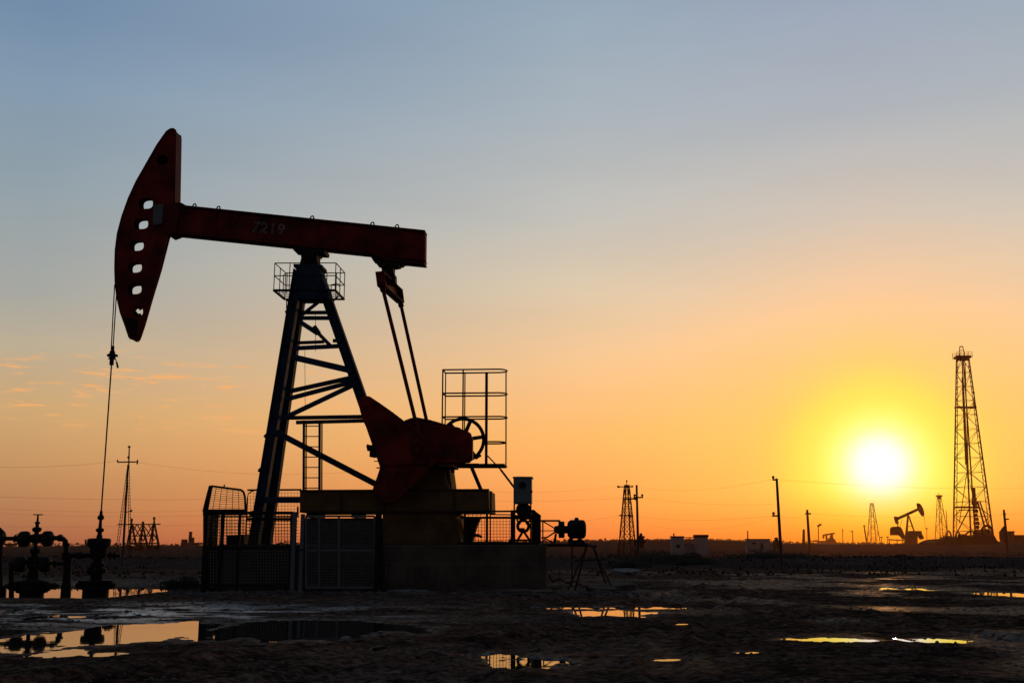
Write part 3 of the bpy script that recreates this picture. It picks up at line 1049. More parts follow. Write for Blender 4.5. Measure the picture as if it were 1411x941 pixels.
rf = thing('mesh_fence', 'low wire mesh fence on the concrete base behind the motor', 'fence', tuple(pv(690, 750, -.9)))
VR = -1.3
for px, w in ((640.5, .055), (671, .06), (675.5, .03)):
    m = MB(); m.bar(pv(px, 704, VR), pv(px, 750.5, VR), w, .05, VV); m.build('post', M_STEEL, rf)
m = MB()
m.bar(pv(628, 704.6, VR), pv(708, 704.2, VR), .045, .05, VV)
m.bar(pv(634, 713, VR), pv(706, 713, VR), .06, .05, VV)
m.bar(pv(630, 748.5, VR), pv(745, 748.5, VR), .07, .05, VV)
m.bar(pv(676, 708.6, VR), pv(704, 708.9, VR), .03, .03, VV)
m.build('rail', M_STEEL, rf)
m = MB()
fpanel(m, 638, 706, 714, 748, VR, .075)
fpanel(m, 640, 668, 706.5, 712, VR, .1, .05)
m.build('mesh_panel', M_STEEL, rf)

# dark pipework seen behind that fence
pump = thing('pipe_valve', 'dark bent pipe with valve behind the mesh beside the gearbox pedestal', 'pipe', tuple(pv(650, 750, .2)))
m = MB()
poly(m, [(641, 713), (662, 711), (656, 725), (653, 735), (650, 750), (641, 750)], .0, .5)
m.build('pipe_body', M_STEEL, pump, bevel=.05)
m = MB(); m.path([pv(652, 737, .1), pv(660, 737.5, .1), pv(664, 740, .1)], .035, 8); m.build('lever', M_RUST, pump)

# box and shrub inside the pen
m = MB(); poly(m, [(312, 737), (336, 736), (336, 751), (312, 751)], .2, .9)
tag(m.build('equipment_box', M_STEEL, None, bevel=.02), 'dark steel box standing inside the mesh pen by the tower legs', 'box')
m = MB(); poly(m, [(282, 755), (302, 755), (302, 812), (282, 812)], -.6, -.3); poly(m, [(284, 757), (300, 757), (300, 768), (284, 768)], -.64, -.6)
tag(m.build('equipment_cover', M_RUST, None, bevel=.02), 'rusty upright sheet cover inside the pen corner', 'cover')

# ------------------------------------------------------------------ motor end
cab = thing('control_cabinet', 'grey electrical control cabinet on thin legs above the motor', 'cabinet', tuple(pv(720, 750, -.6)))
m = MB(); poly(m, [(707.5, 658.5), (732.5, 658.5), (732.5, 693.5), (707.5, 693.5)], -.75, -.35); cbx = m.build('cabinet_body', M_CAB, cab, bevel=.012)
m = MB(); poly(m, [(706.5, 656.5), (717, 656.2), (733.8, 656.5), (733.8, 658.8), (706.5, 658.8)], -.79, -.31); m.build('lid', M_CAB, cbx)
m = MB(); poly(m, [(709, 661), (731, 661), (731, 691.5), (709, 691.5)], -.765, -.748); dr = m.build('door', M_CAB, cbx)
m = MB(); m.tube(pv(720, 668, -.80), pv(720, 668, -.765), .09, 18); m.build('dial', M_STEEL, dr)
m = MB(); m.bar(pv(731.8, 676, -.77), pv(733.4, 678, -.77), .05, .03, VV); m.build('handle', M_STEEL, dr)
for x, v in ((708.5, -.72), (731.5, -.72), (708.8, -.38), (731.2, -.38)):
    m = MB(); m.bar(pv(x, 693, v), pv(x, 748, v), .035, .035, VV); m.build('leg', M_STEEL, cab)

mot = thing('electric_motor', 'dark finned electric motor with belt pulley beneath the grey cabinet', 'motor', tuple(pv(720, 750, -.2)))
m = MB()
a = pv(720.5, 702, -.55)
m.lathe(a, VV, [(0, .05), (.04, .15), (.1, .18), (.75, .18), (.8, .15), (.86, .06)], 20)
for k in range(7):
    m.torus(a + VV * (.16 + .09 * k), VV, .18, .018, 24, 5)
mb_ = m.build('motor_body', M_STEEL, mot, smooth=True)
m = MB(); m.bar(pv(710, 712.5, -.2), pv(733, 712.5, -.2), .10, .8, VV); m.box(pv(715, 692.5, -.3), .16, .2, .08); m.build('mount_plate', M_STEEL, mb_)
m = MB()
pc = pv(720.8, 724.5, -.62)
m.torus(pc, VV, .145, .04, 26, 8); m.torus(pc + VV * .1, VV, .145, .04, 26, 8)
m.bar(pc - UU * .02 - ZZ * .14, pc - UU * .02 - ZZ * .05, .12, .1, VV)
m.build('belt_pulley', M_STEEL, mot, smooth=True)
m = MB()
m.bar(pv(712, 746, -.6), pv(721, 731, -.6), .06, .06, VV); m.bar(pv(731, 746, -.6), pv(721, 731, -.6), .06, .06, VV)
m.bar(pv(710, 744, -.6), pv(733, 744, -.6), .05, .06, VV)
m.bar(pv(712, 716, -.6), pv(717, 722, -.6), .05, .05, VV); m.bar(pv(731, 716, -.6), pv(725, 722, -.6), .05, .05, VV)
m.build('cradle', M_STEEL, mot)

sk = thing('motor_frame', 'dark steel frame of posts and rails standing on the end of the concrete base', 'frame', tuple(pv(740, 750, -.4)))
m = MB(); poly(m, [(703.5, 704), (709.5, 704), (709.5, 742), (709.5, 749.5), (700, 749.5), (703.5, 740)], -.9, -.7); m.build('post', M_STEEL, sk)
m = MB(); poly(m, [(732.5, 702), (736, 702), (745, 711), (745, 749.5), (732.5, 749.5), (732.5, 715)], -.9, -.75); m.build('post', M_STEEL, sk)
m = MB()
m.bar(pv(704, 704.5, -.8), pv(736, 704.5, -.8), .07, .12, VV)
m.bar(pv(704, 712, -.8), pv(745, 712, -.8), .08, .10, VV)
m.bar(pv(735, 703, -.8), pv(745.5, 711, -.8), .035, .05, VV)
m.build('rail', M_STEEL, sk)

dr_ = thing('slide_rail', 'horizontal steel beam reaching out from the base with railing and coupling flange', 'rail', tuple(pv(780, 752, -.5)))
m = MB(); m.bar(pv(746, 751, -.5), pv(809, 751, -.5), .07, .35, VV); m.build('beam', M_STEEL, dr_)
m = MB()
for y0, v in ((717.3, -.65),):
    m.tube(pv(745, y0, v), pv(771.5, y0, v), .025, 8)
m.tube(pv(771, 717, -.65), pv(771, 724, -.65), .03, 8)
m.tube(pv(748, 717, -.65), pv(748, 748, -.65), .018, 6)
m.tube(pv(748, 718, -.6), pv(765, 728, -.55), .016, 6)
m.tube(pv(745, 731, -.6), pv(764, 731, -.55), .012, 6)
m.path([pv(746, 741, -.6), pv(754, 740, -.6), pv(760, 736, -.55), pv(766, 732, -.5)], .022, 6)
m.path([pv(747, 748, -.6), pv(751, 742, -.6), pv(756, 744, -.6), pv(762, 748, -.6)], .018, 6)
m.bar(pv(766, 735, -.6), pv(764, 749, -.6), .06, .06, VV)
m.build('railing', M_STEEL, dr_)
m = MB()
a = pv(763, 729.5, -.5)
m.lathe(a, UU, [(0, .03), (.03, .09), (.12, .11), (.13, .215), (.28, .215), (.29, .10), (.36, .10), (.37, .05), (.50, .05)], 22)
m.build('coupling_flange', M_STEEL, dr_, smooth=True)
m = MB(); m.tube(pv(788, 752, -.5), pv(788, 808, -.5), .02, 6); m.build('prop', M_RUST, dr_)

dm = thing('drum_motor', 'dark barrel shaped motor with top cap on the free end of the steel beam', 'motor', tuple(pv(794, 749, -.5)))
m = MB()
a = pv(781.5, 729, -.5)
m.lathe(a, UU, [(0, .06), (.01, .17), (.06, .225), (.10, .245), (.38, .245), (.43, .24), (.46, .22), (.49, .16), (.5, .05)], 26)
db = m.build('motor_body', M_STEEL, dm, smooth=True)
m = MB(); m.lathe(pv(794.5, 717, -.5), ZZ, [(0, .06), (.05, .06), (.055, .045), (.08, .045)], 12); m.build('cap', M_STEEL, db)
m = MB(); m.box(pv(806, 728, -.5), .05, .2, .2); m.build('terminal_box', M_STEEL, db)
m = MB()
poly(m, [(783, 743.5), (804, 743.5), (806, 748), (811, 750), (783, 750)], -.68, -.32)
for x in (787, 799):
    m.bar(pv(x, 738, -.5), pv(x, 745, -.5), .10, .3, VV)
m.build('foot', M_STEEL, dm)

tr = thing('pipe_trestle', 'rusty splayed pipe trestle standing on the mud past the beam end', 'trestle', tuple(pv(815, 806, -.3)))
apx = pv(812, 751.5, -.4)
for (x, y, v) in ((781, 806, -.8), (846, 796, -.8), (792, 796, .3), (838, 790, .4)):
    d = pv(x, y, v); d.z = min(d.z, .02)
    m = MB(); m.tube(apx + (UU * .1 if x > 815 else -UU * .06), d, .026, 8); m.build('leg', M_RUST, tr)
m = MB()
m.tube(pv(791, 772, -.5), pv(835, 770, -.5), .028, 8)
m.tube(pv(800, 751.6, -.4), pv(823, 752.5, -.4), .03, 8)
m.path([pv(835, 770, -.5), pv(842, 762, -.4), pv(838, 775, -.5), pv(848, 772, -.5)], .022, 6)
m.build('crossbar', M_RUST, tr)
m = MB()
m.path([pv(756, 792, -1.2), pv(762, 801, -1.25), pv(772, 797, -1.3), pv(780, 803, -1.3), pv(792, 800, -1.3), pv(800, 806, -1.3)], .025, 6)
tag(m.build('hose', M_DKRED, None), 'thin dark red hose trailing on the mud beside the concrete base', 'hose')

# ------------------------------------------------------------------ wellheads
WX, WY = TOPR.x, TOPR.y
KW = WY / F
def wz(py):
    return at(140, py, WY).z
def wp(px, py, dy=0.0):
    q = at(px, py, WY); q.y += dy
    return q
wh = thing('pumping_wellhead', 'dark flanged wellhead with stuffing box directly below the polished rod', 'wellhead', (WX, WY, tz(WX, WY)))
def stack(mb, x, y, rows, n=18):
    """rows: (photo row, radius in photo px), from bottom to top"""
    z0 = wz(rows[0][0])
    prof = [(wz(r) - z0, w * KW * 1.1) for r, w in rows]
    for i in range(1, len(prof)):
        if prof[i][0] <= prof[i - 1][0]:
            prof[i] = (prof[i - 1][0] + .002, prof[i][1])
    mb.lathe((x, y, z0), ZZ, prof, n)
m = MB(); stack(m, WX, WY, [(838, 15.5), (812, 15.5), (811.5, 20), (807, 20.5), (806.5, 14), (803, 14), (802.5, 21), (799, 21), (798.5, 8)]); m.build('casing_head', M_STEEL, wh, smooth=True)
m = MB(); stack(m, WX, WY, [(799, 8), (790, 7), (789, 11.5), (783, 11.5), (782, 6.5), (780, 6.5), (779.5, 9), (776, 9), (775.5, 5.5), (770, 5.5), (769, 9.5), (762, 9.5), (761, 10.2), (754, 10.2)]); m.build('spool', M_STEEL, wh, smooth=True)
m = MB(); stack(m, WX, WY, [(754.5, 9), (753, 13.3), (749, 14), (743, 14), (741.5, 12), (741, 3.5)]); m.build('stuffing_box', M_STEEL, wh, smooth=True)
m = MB(); stack(m, WX, WY, [(741.5, 3.6), (738, 3.6), (736, 2.6), (733, 2.8), (732, 4.6), (729, 5), (727.5, 3.4), (727, 2.2), (717, 1.7), (716, 2.2), (715, 3.8), (712, 4), (710, 3), (709, 2.0), (704, 1.6), (703, .9)], 12); m.build('rod_gland', M_STEEL, wh, smooth=True)
xw = 705.5 + WX / WY * F / (math.cos(0))  # column of the rod near eye level
WPX = 140.0
m = MB()
a, c = wp(WPX - 12, 765), wp(97, 765)
m.lathe(a, c - a, [(0, 3.0 * KW), (.25, 3.0 * KW), (.26, 5 * KW), (.34, 5 * KW), (.35, 2.8 * KW), ((c - a).length, 2.8 * KW)], 12)
m.lathe(wp(112, 765), Vector((-1, 0, 0)), [(0, 4.2 * KW), (.06, 4.6 * KW), (.12, 4.2 * KW)], 12)
m.build('side_pipe', M_STEEL, wh, smooth=True)
m = MB()
a = wp(WPX + 8, 765)
m.lathe(a, (1, 0, 0), [(0, 3.2 * KW), (.06, 3.2 * KW), (.07, 5.6 * KW), (.12, 5.6 * KW), (.13, 2.5 * KW), (.2, 2.5 * KW), (.21, 4.2 * KW), (.25, 4.2 * KW), (.26, 2 * KW), (.36, 1.8 * KW)], 12)
m.tube(wp(WPX + 17, 759), wp(WPX + 17, 771), 1.2 * KW, 6)
m.build('side_valve', M_STEEL, wh, smooth=True)
for sg in (-1, 1):
    m = MB(); m.lathe((WX + sg * 16 * KW, WY, wz(806)), (sg, 0, 0), [(0, 4 * KW), (.08, 4 * KW), (.09, 5.5 * KW), (.14, 5.5 * KW), (.15, 3 * KW), (.22, 3 * KW)], 12)
    m.build('outlet', M_STEEL, wh, smooth=True)
m = MB(); m.lathe((WX, WY - 14 * KW, wz(786)), (0, -1, 0), [(0, 4 * KW), (.1, 4 * KW), (.11, 6 * KW), (.16, 6 * KW)], 12); m.build('outlet', M_STEEL, wh, smooth=True)

# christmas tree
TX, TY = at(50.5, 760, WY).x, WY - .1
xt = thing('wellhead_tree', 'dark wellhead valve tree with tee handle on top and bent flow pipes', 'wellhead', (TX, TY, tz(TX, TY)))
m = MB(); stack(m, TX, TY, [(838, 14), (817, 14), (816, 18), (812, 19), (811, 15.5), (804, 15), (803, 17), (799, 16), (797, 8), (792, 6)]); m.build('casing_head', M_STEEL, xt, smooth=True)
m = MB(); stack(m, TX, TY, [(797, 5), (794, 6), (793, 7), (789, 7), (788, 5.5), (783, 5.5), (782, 7.5), (767, 8), (766, 4.5), (762, 4), (761, 5.8), (756, 5.8), (755, 2.4), (748, 2.3), (747, 6), (744, 8), (738, 8), (736, 5), (735, 2.5)]); m.build('tree_body', M_STEEL, xt, smooth=True)
m = MB(); stack(m, TX, TY, [(735.5, 2.3), (733, 3), (732, 5), (728, 5.8), (726.5, 4), (726, 2.2), (722, 2), (721.5, 3), (719, 3), (718.5, 1.4), (709.5, 1.1)], 12); st_ = m.build('stem', M_STEEL, xt, smooth=True)
m = MB(); m.bar((TX - 6.2 * KW, TY, wz(709)), (TX + 6.2 * KW, TY, wz(709)), 1.4 * KW, .05, VV); m.build('tee_handle', M_STEEL, st_)
def gate_valve(px, py, rx, ry, axis=(1, 0, 0)):
    m = MB()
    c = wp(px, py, -.1)
    h = rx * KW
    m.lathe(c - Vector((h, 0, 0)), (1, 0, 0), [(0, ry * .45 * KW), (h * .12, ry * .75 * KW), (h * .35, ry * .95 * KW), (h * .6, ry * KW), (h * 1.4, ry * KW), (h * 1.65, ry * .95 * KW), (h * 1.88, ry * .75 * KW), (2 * h, ry * .45 * KW)], 18)
    v = m.build('valve', M_STEEL, xt, smooth=True)
    m = MB()
    m.tube(c - Vector((0, ry * .7 * KW, 0)), c - Vector((0, ry * KW + .22, 0)), .025, 8)
    m.torus(c - Vector((0, ry * KW + .2, 0)), (0, 1, 0), .12, .014, 20, 6)
    m.bar(c - Vector((.12, ry * KW + .2, 0)), c - Vector((-.12, ry * KW + .2, 0)), .02, .02, VV)
    m.build('handwheel', M_RUST, v, smooth=True)
gate_valve(35.5, 742.5, 7.6, 10.6)
gate_valve(67.5, 742, 7.2, 10.4)
gate_valve(30, 777, 8, 10.5)
gate_valve(64, 777, 7.6, 10.5)
def elbow(mb, pts, r):
    """pts: path in photo px, rounded pipe"""
    q = [wp(x, y, -.1) for x, y in pts]
    mb.path(q, r * KW, 12)
    for p_ in q[1:-1]:
        mb.lathe(p_ - Vector((0, 0, r * KW)), ZZ, [(0, .2 * r * KW), (.4 * r * KW, r * .92 * KW), (r * KW, r * KW), (1.6 * r * KW, r * .92 * KW), (2 * r * KW, .2 * r * KW)], 12)
m = MB()
elbow(m, [(42, 741.5), (4, 742)], 2.9)
m.lathe(wp(26, 742, -.1), (-1, 0, 0), [(0, 4.2 * KW), (.08, 4.2 * KW)], 14)
m.build('flow_pipe', M_STEEL, xt, smooth=True)
m = MB()
elbow(m, [(58, 741.5), (84, 741), (89, 742.3), (92.3, 746), (93, 751), (93, 840)], 3.3)
m.lathe(wp(83, 741, -.1), (1, 0, 0), [(0, 4.8 * KW), (.08, 4.8 * KW)], 14)
m.lathe(wp(93, 752, -.1), ZZ, [(0, 4.8 * KW), (.08, 4.8 * KW)], 14)
m.lathe(wp(93, 766, -.1), ZZ, [(-.1, 5.6 * KW), (.1, 5.6 * KW)], 14)
m.lathe(wp(93, 812, -.1), ZZ, [(-.5, 6.8 * KW), (.1, 6.6 * KW), (.2, 5.5 * KW), (.9, 4.8 * KW)], 14)
m.build('flow_pipe', M_STEEL, xt, smooth=True)
m = MB()
elbow(m, [(44, 774), (24, 774), (19, 777), (18, 782), (18, 840)], 3.4)
m.build('flow_pipe', M_STEEL, xt, smooth=True)
m = MB()
elbow(m, [(56, 774), (84, 776.5), (92, 776.5)], 2.4)
m.lathe(wp(76, 776, -.1), (1, 0, 0), [(0, 4.2 * KW), (.08, 4.2 * KW)], 14)
m.build('flow_pipe', M_STEEL, xt, smooth=True)
for sg in (-1, 1):
    m = MB(); m.lathe((TX + sg * 14 * KW, TY, wz(807)), (sg, 0, 0), [(0, 5 * KW), (.1, 5 * KW), (.11, 7 * KW), (.18, 7 * KW), (.19, 4 * KW), (.30, 4 * KW), (.31, 5 * KW), (.36, 5 * KW), (.37, 2.4 * KW), (.45, 2.4 * KW)], 12)
    m.build('outlet', M_STEEL, xt, smooth=True)
m = MB(); m.tube(wp(97.5, 768, -.05), wp(97.5, 838, -.05), 1.0 * KW, 8)
m.build('thin_pipe', M_RUST, xt)
# end manifold at the frame edge
ex = thing('pipe_manifold', 'round valve body on a pipe stand at the outer end of the flow line', 'manifold', tuple(wp(2, 838)))
m = MB()
c = wp(1, 741, -.1)
m.lathe(c - Vector((.15, 0, 0)), (1, 0, 0), [(0, 6 * KW), (.03, 9 * KW), (.1, 12 * KW), (.2, 12 * KW), (.27, 9 * KW), (.3, 5 * KW)], 18)
m.torus(wp(2, 733, -.2), (0, 1, 0), 5 * KW, 1.6 * KW, 20, 8)
m.build('valve', M_STEEL, ex, smooth=True)
m = MB(); m.tube(wp(2, 746, -.1), wp(2, 838, -.1), 4 * KW, 12); m.lathe(wp(2, 812, -.1), ZZ, [(-.5, 9 * KW), (0, 8.5 * KW), (.1, 6 * KW)], 14)
m.build('pipe_stand', M_STEEL, ex, smooth=True)

# ------------------------------------------------------------------ vegetation helpers
def shrub_mesh(c, rx, ry, h, n, seed, leaf=.07):
    rnd = random.Random(seed)
    mb = MB()
    heads = [(rnd.gauss(0, .45), rnd.gauss(0, .45), rnd.uniform(.25, 1.0)) for _ in range(9)]
    for k in range(n):
        hx, hy, hz = heads[k % len(heads)]
        x = (hx + rnd.gauss(0, .22)) * rx; y = (hy + rnd.gauss(0, .22)) * ry
        lim = max(.1, 1 - (x / (1.5 * rx)) ** 2)
        z = max(0.0, min(lim, hz * rnd.uniform(.1, 1.0) + rnd.gauss(0, .06))) * h
        p = Vector(c) + Vector((x, y, z))
        d = Vector((rnd.gauss(0, 1), rnd.gauss(0, 1), rnd.gauss(0.3, .8))).normalized() * leaf * rnd.uniform(.6, 1.6)
        e = d.orthogonal().normalized() * leaf * .35
        mb.add([p - e, p + e, p + d], [(0, 1, 2)])
    for k in range(14):
        hx, hy, hz = heads[k % len(heads)]
        q = Vector(c) + Vector((hx * rx, hy * ry, hz * h))
        mb.tube(Vector(c) + Vector((hx * rx * .3, hy * ry * .3, -.1)), q, .012, 4)
    return mb

for i, (px, Y, w, h, lb) in enumerate((
        (885, 64, 1.9, .85, 'dense dark scrub bush just beyond the wooden pole'),
        (925, 66, 1.5, .62, 'rounded dark scrub bush between the pole and the open ground'),
        (950, 63, 1.2, .38, 'low spreading scrub bush at the far end of the bush row'),
        (862, 61, 1.1, .38, 'small scrub tuft at the foot of the wooden pole'),
        (1052, 66, 2.2, .5, 'wide low bush at the foot of the tall bare pole'),
        (262, 41, .7, .34, 'small dark bush on the bank beside the mesh pen'))):
    x = (px - 705.5) / F * Y
    o = shrub_mesh((x, Y, tz(x, Y)), w, w * .7, h, 2600, i + 3).build('shrub', M_LEAF)
    tag(o, lb, 'shrub', 'scrub bushes on the bank')
sx = pv(388, 750, 1.4)
o = shrub_mesh((sx.x, sx.y + 1.5, .3), 1.0, .5, 1.1, 2200, 44, .06).build('shrub', M_LEAF)
tag(o, 'bush seen through the mesh pen between tower leg and gate', 'shrub')

# dry grass tufts on the bank: nobody could count them
mb = MB(); rnd = random.Random(5)
for k in range(8000):
    Y = rnd.uniform(58, 150) if k % 4 else rnd.uniform(44, 60)
    px = rnd.uniform(-40, 1450)
    x = (px - 705.5) / F * Y
    if Y < 60 and rnd.random() < .6: continue
    nn = float(fbm(np.array([x / 8]), np.array([Y / 8]), 131, 2)[0])
    if nn < rnd.uniform(-.35, .35): continue
    h = rnd.uniform(.04, .13) * (1 + Y / 160)
    mb.add([(x - .09, Y, 0), (x + .09, Y, 0), (x + rnd.gauss(0, .05), Y + rnd.gauss(0, .05), h)], [(0, 1, 2)])
va = np.array(mb.v)
zt_ = terrain(va[:, 0], va[:, 1], False)
mb.v = [(a, b_, c + z - .02) for (a, b_, c), z in zip(mb.v, zt_)]
struct(mb.build('grass', M_DRY), 'stuff')

# clods and pebbles trodden into the mud
ico = [(0, 0, 1), (.89, 0, .45), (.28, .85, .45), (-.72, .53, .45), (-.72, -.53, .45), (.28, -.85, .45), (.72, .53, -.45), (-.28, .85, -.45), (-.89, 0, -.45), (-.28, -.85, -.45), (.72, -.53, -.45), (0, 0, -1)]
icf = [(0, 1, 2), (0, 2, 3), (0, 3, 4), (0, 4, 5), (0, 5, 1), (1, 6, 2), (2, 7, 3), (3, 8, 4), (4, 9, 5), (5, 10, 1), (6, 7, 2), (7, 8, 3), (8, 9, 4), (9, 10, 5), (10, 6, 1), (11, 7, 6), (11, 8, 7), (11, 9, 8), (11, 10, 9), (11, 6, 10)]
rnd = random.Random(9)
cs = []
for k in range(8000):
    Y = math.exp(rnd.uniform(math.log(7.5), math.log(45)))
    x = rnd.uniform(-.52, .52) * Y
    cs.append((x, Y))
n_field = len(cs)
for k in range(900):
    cs.append((rnd.uniform(-8.4, 3.2), 27.3 + abs(rnd.gauss(0, .5)) - rnd.random() * 1.2))
ca = np.array(cs)
cz = terrain(ca[:, 0], ca[:, 1])
cn = fbm(ca[:, 0] / 1.1, ca[:, 1] / .7, 141, 2)
mb = MB()
for k, ((x, Y), z, nn) in enumerate(zip(cs, cz, cn)):
    if k < n_field and (z < .012 or nn < rnd.uniform(-.4, .4)): continue
    sz = rnd.choice((.03, .04, .05, .07, .1)) if k >= n_field else rnd.choice((.008, .012, .015, .02, .03)) * rnd.uniform(.7, 1.5)
    a, b_, c = rnd.uniform(.8, 1.6), rnd.uniform(.8, 1.4), rnd.uniform(.5, .9)
    th = rnd.uniform(0, 6.28); ct_, st2 = math.cos(th), math.sin(th)
    vs = []
    for p in ico:
        j = rnd.uniform(.75, 1.2) * sz
        X, Z_ = p[0] * a * j, p[2] * c * j
        Y2 = p[1] * b_ * j
        vs.append((x + X * ct_ - Y2 * st2, Y + X * st2 + Y2 * ct_, z + Z_))
    mb.add(vs, icf)
M_CLOD = mk('mud_clod', (.10, .072, .057), .9, 0, .6, .8, .3, 60, color2=(.03, .022, .018), spec=.1)
struct(mb.build('gravel', M_CLOD), 'stuff')

# ------------------------------------------------------------------ poles, wires
def pole(name, label, cat, top, base, Y, r, mat=M_WOOD, arms=(), group='poles standing across the oil field'):
    b0 = at(*base, Y); t0 = at(*top, Y)
    b0.z = tz(b0.x, Y) - .1
    o = thing(name, label, cat, tuple(b0), group)
    m = MB(); m.tube(b0, t0, r, 10, r * .68); m.build('shaft', mat, o, smooth=True)
    for (x0, x1, y, pins) in arms:
        m = MB(); m.bar(at(x0, y, Y - r), at(x1, y, Y - r), r * .9, r * .8, (0, 1, 0)); ar = m.build('crossarm', mat, o)
        m = MB()
        for x in pins:
            m.lathe(at(x, y, Y - r), ZZ, [(0, r * .35), (r * .8, r * .4), (r * .9, r * .75), (r * 1.8, r * .8), (r * 2.2, r * .3)], 8)
        m.build('insulator', M_STEEL, ar)
    return o
Yp = 62
pole('utility_pole', 'dark wooden pole with short crossarm beside the small lattice tower', 'pole', (877.2, 668), (880, 783), Yp, .085, arms=((873.5, 886, 685.2, (874.5, 885)),))
pole('utility_pole', 'tall bare wooden pole standing alone between the white cabins', 'pole', (1070.2, 659), (1077.3, 783), Yp, .10, arms=((1064.5, 1071, 660.8, (1065.5,)), (1064, 1074, 710.5, (1066,))))
pole('utility_pole', 'short slender pole whose top cross sits below the sun glow', 'pole', (1112.2, 702), (1116, 762), 150, .22, M_FARD, arms=((1109.5, 1117.5, 707.5, ()),))
pole('utility_pole', 'leaning slim pole beside the far triangular lattice mast', 'pole', (1190.5, 724), (1195, 749), 330, .25, M_FAR, arms=((1189.5, 1193, 724, ()),))
pole('utility_pole', 'thin pole with crossbar beyond the small distant pumping unit', 'pole', (1161, 727.5), (1161.5, 749), 380, .15, M_FAR, arms=((1158, 1164, 731, ()),))
pole('utility_pole', 'faint mast with short crossbar between two distant poles', 'pole', (1174.5, 730), (1175.5, 749), 400, .2, M_FAR, arms=((1170, 1176, 732, ()),))
pole('utility_pole', 'leaning pole past the big drilling derrick beside the dish shape', 'pole', (1383.2, 702), (1388, 751), 150, .2, M_FARD, arms=((1383, 1390, 715, ()), (1382, 1386, 708, ())))
pole('utility_pole', 'plain thin mast just behind the derrick with a round guyed top', 'pole', (1303.5, 703), (1306, 741), 360, .15, M_FAR)
pole('utility_pole', 'stubby thick pole among low clutter before the sun', 'pole', (1107.5, 729), (1107.5, 752), 300, .45, M_FARD)
pole('utility_pole', 'hair thin mast by the long white cabin', 'pole', (1030.3, 731), (1030.5, 748), 300, .22, M_FARD)
pole('utility_pole', 'wooden pole rising in front of the lattice mast beyond the wells', 'pole', (176.5, 640), (168.3, 781), 64, .075, M_WOOD)
pole('utility_pole', 'short post standing on the skyline between the two wells', 'pole', (118, 743), (118, 756), 260, .3, M_FARD)
lp = pole('lamp_post', 'thin lamp post with slanted lamp head beside the small distant pumping unit', 'lamp post', (1127.5, 723), (1127.8, 750), 350, .18, M_FAR, group=None)
m = MB(); m.bar(at(1126.5, 725, 350), at(1131.5, 722, 350), .55, .5); m.build('lamp_head', M_FAR, lp)
for i, (x0, y0) in enumerate(((1214.5, 740), (1223, 739.5), (1277, 728))):
    o = pole('yard_lamp', ('short yard lamp with flat head left of the distant pumping unit', 'second short yard lamp close to the distant counterweight', 'yard lamp on a thin stem below the distant horse head')[i], 'lamp post', (x0, y0), (x0 + .3, 751), 300, .1, M_FAR, group=None)
    m = MB(); m.bar(at(x0 - 1.6, y0, 300), at(x0 + 1.6, y0, 300), .25, .3); m.build('lamp_head', M_FAR, o)

WIRES = []
def wire(label, a, c, sag=.5, r=.012, n=14):
    p, q = at(*a), at(*c)
    pts = []
    for i in range(n + 1):
        t = i / n
        x = p.lerp(q, t); x.z -= sag * 4 * t * (1 - t)
        pts.append(x)
    m = MB(); m.path(pts, r * .42, 5)
    tag(m.build('overhead_wire', M_WIRE), label, 'wire', 'overhead wires across the field')
wire('upper overhead wire from the lattice mast crossarm to the near side', (162, 635, 80), (-80, 641, 60), .25, .013)
wire('overhead wire leaving the lattice mast toward the mesh pen', (190, 637, 80), (480, 650, 95), .5, .012)
wire('overhead wire crossing behind the wells level with the ladder foot', (-60, 682, 90), (460, 683, 95), .35, .016)
wire('lower overhead wire behind the wells with slight sag', (-60, 697, 95), (440, 692, 105), .7, .012)
wire('lowest overhead wire running to the gantry line', (-60, 725, 120), (460, 716, 120), .3, .015)
wire('overhead wire crossing behind the valve tree tee handle', (-60, 704, 110), (420, 705, 110), .5, .012)
wire('upper overhead wire between the control cabinet and the small lattice tower', (600, 672, 90), (853, 669, 110), .5, .012)
wire('middle overhead wire between the control cabinet and the small lattice tower', (600, 686, 90), (874, 685, 62), .25, .009)
wire('lower overhead wire between the drum motor and the small lattice tower', (640, 718, 100), (856, 710, 110), .5, .014)
wire('upper overhead wire between the lone wooden poles', (868, 668, 110), (1066, 660, 62), .6, .011)
wire('middle overhead wire between the lone wooden poles', (885, 685, 62), (1068, 694, 62), .2, .008)
wire('lower overhead wire between the lone wooden poles', (872, 710, 110), (1066, 710.5, 62), .35, .012)
wire('faint overhead wire sagging behind the white cabins', (862, 712, 110), (1066, 713, 70), 1.0, .009)
wire('overhead wire from the bare pole toward the sun', (1066, 660, 62), (1480, 668, 90), .4, .010)
wire('lower overhead wire from the bare pole past the derrick', (1066, 710.5, 62), (1114, 707.5, 150), .3, .016)
wire('overhead wire running past the distant pumping unit and derrick', (1114, 707.5, 150), (1480, 702, 150), .7, .02)

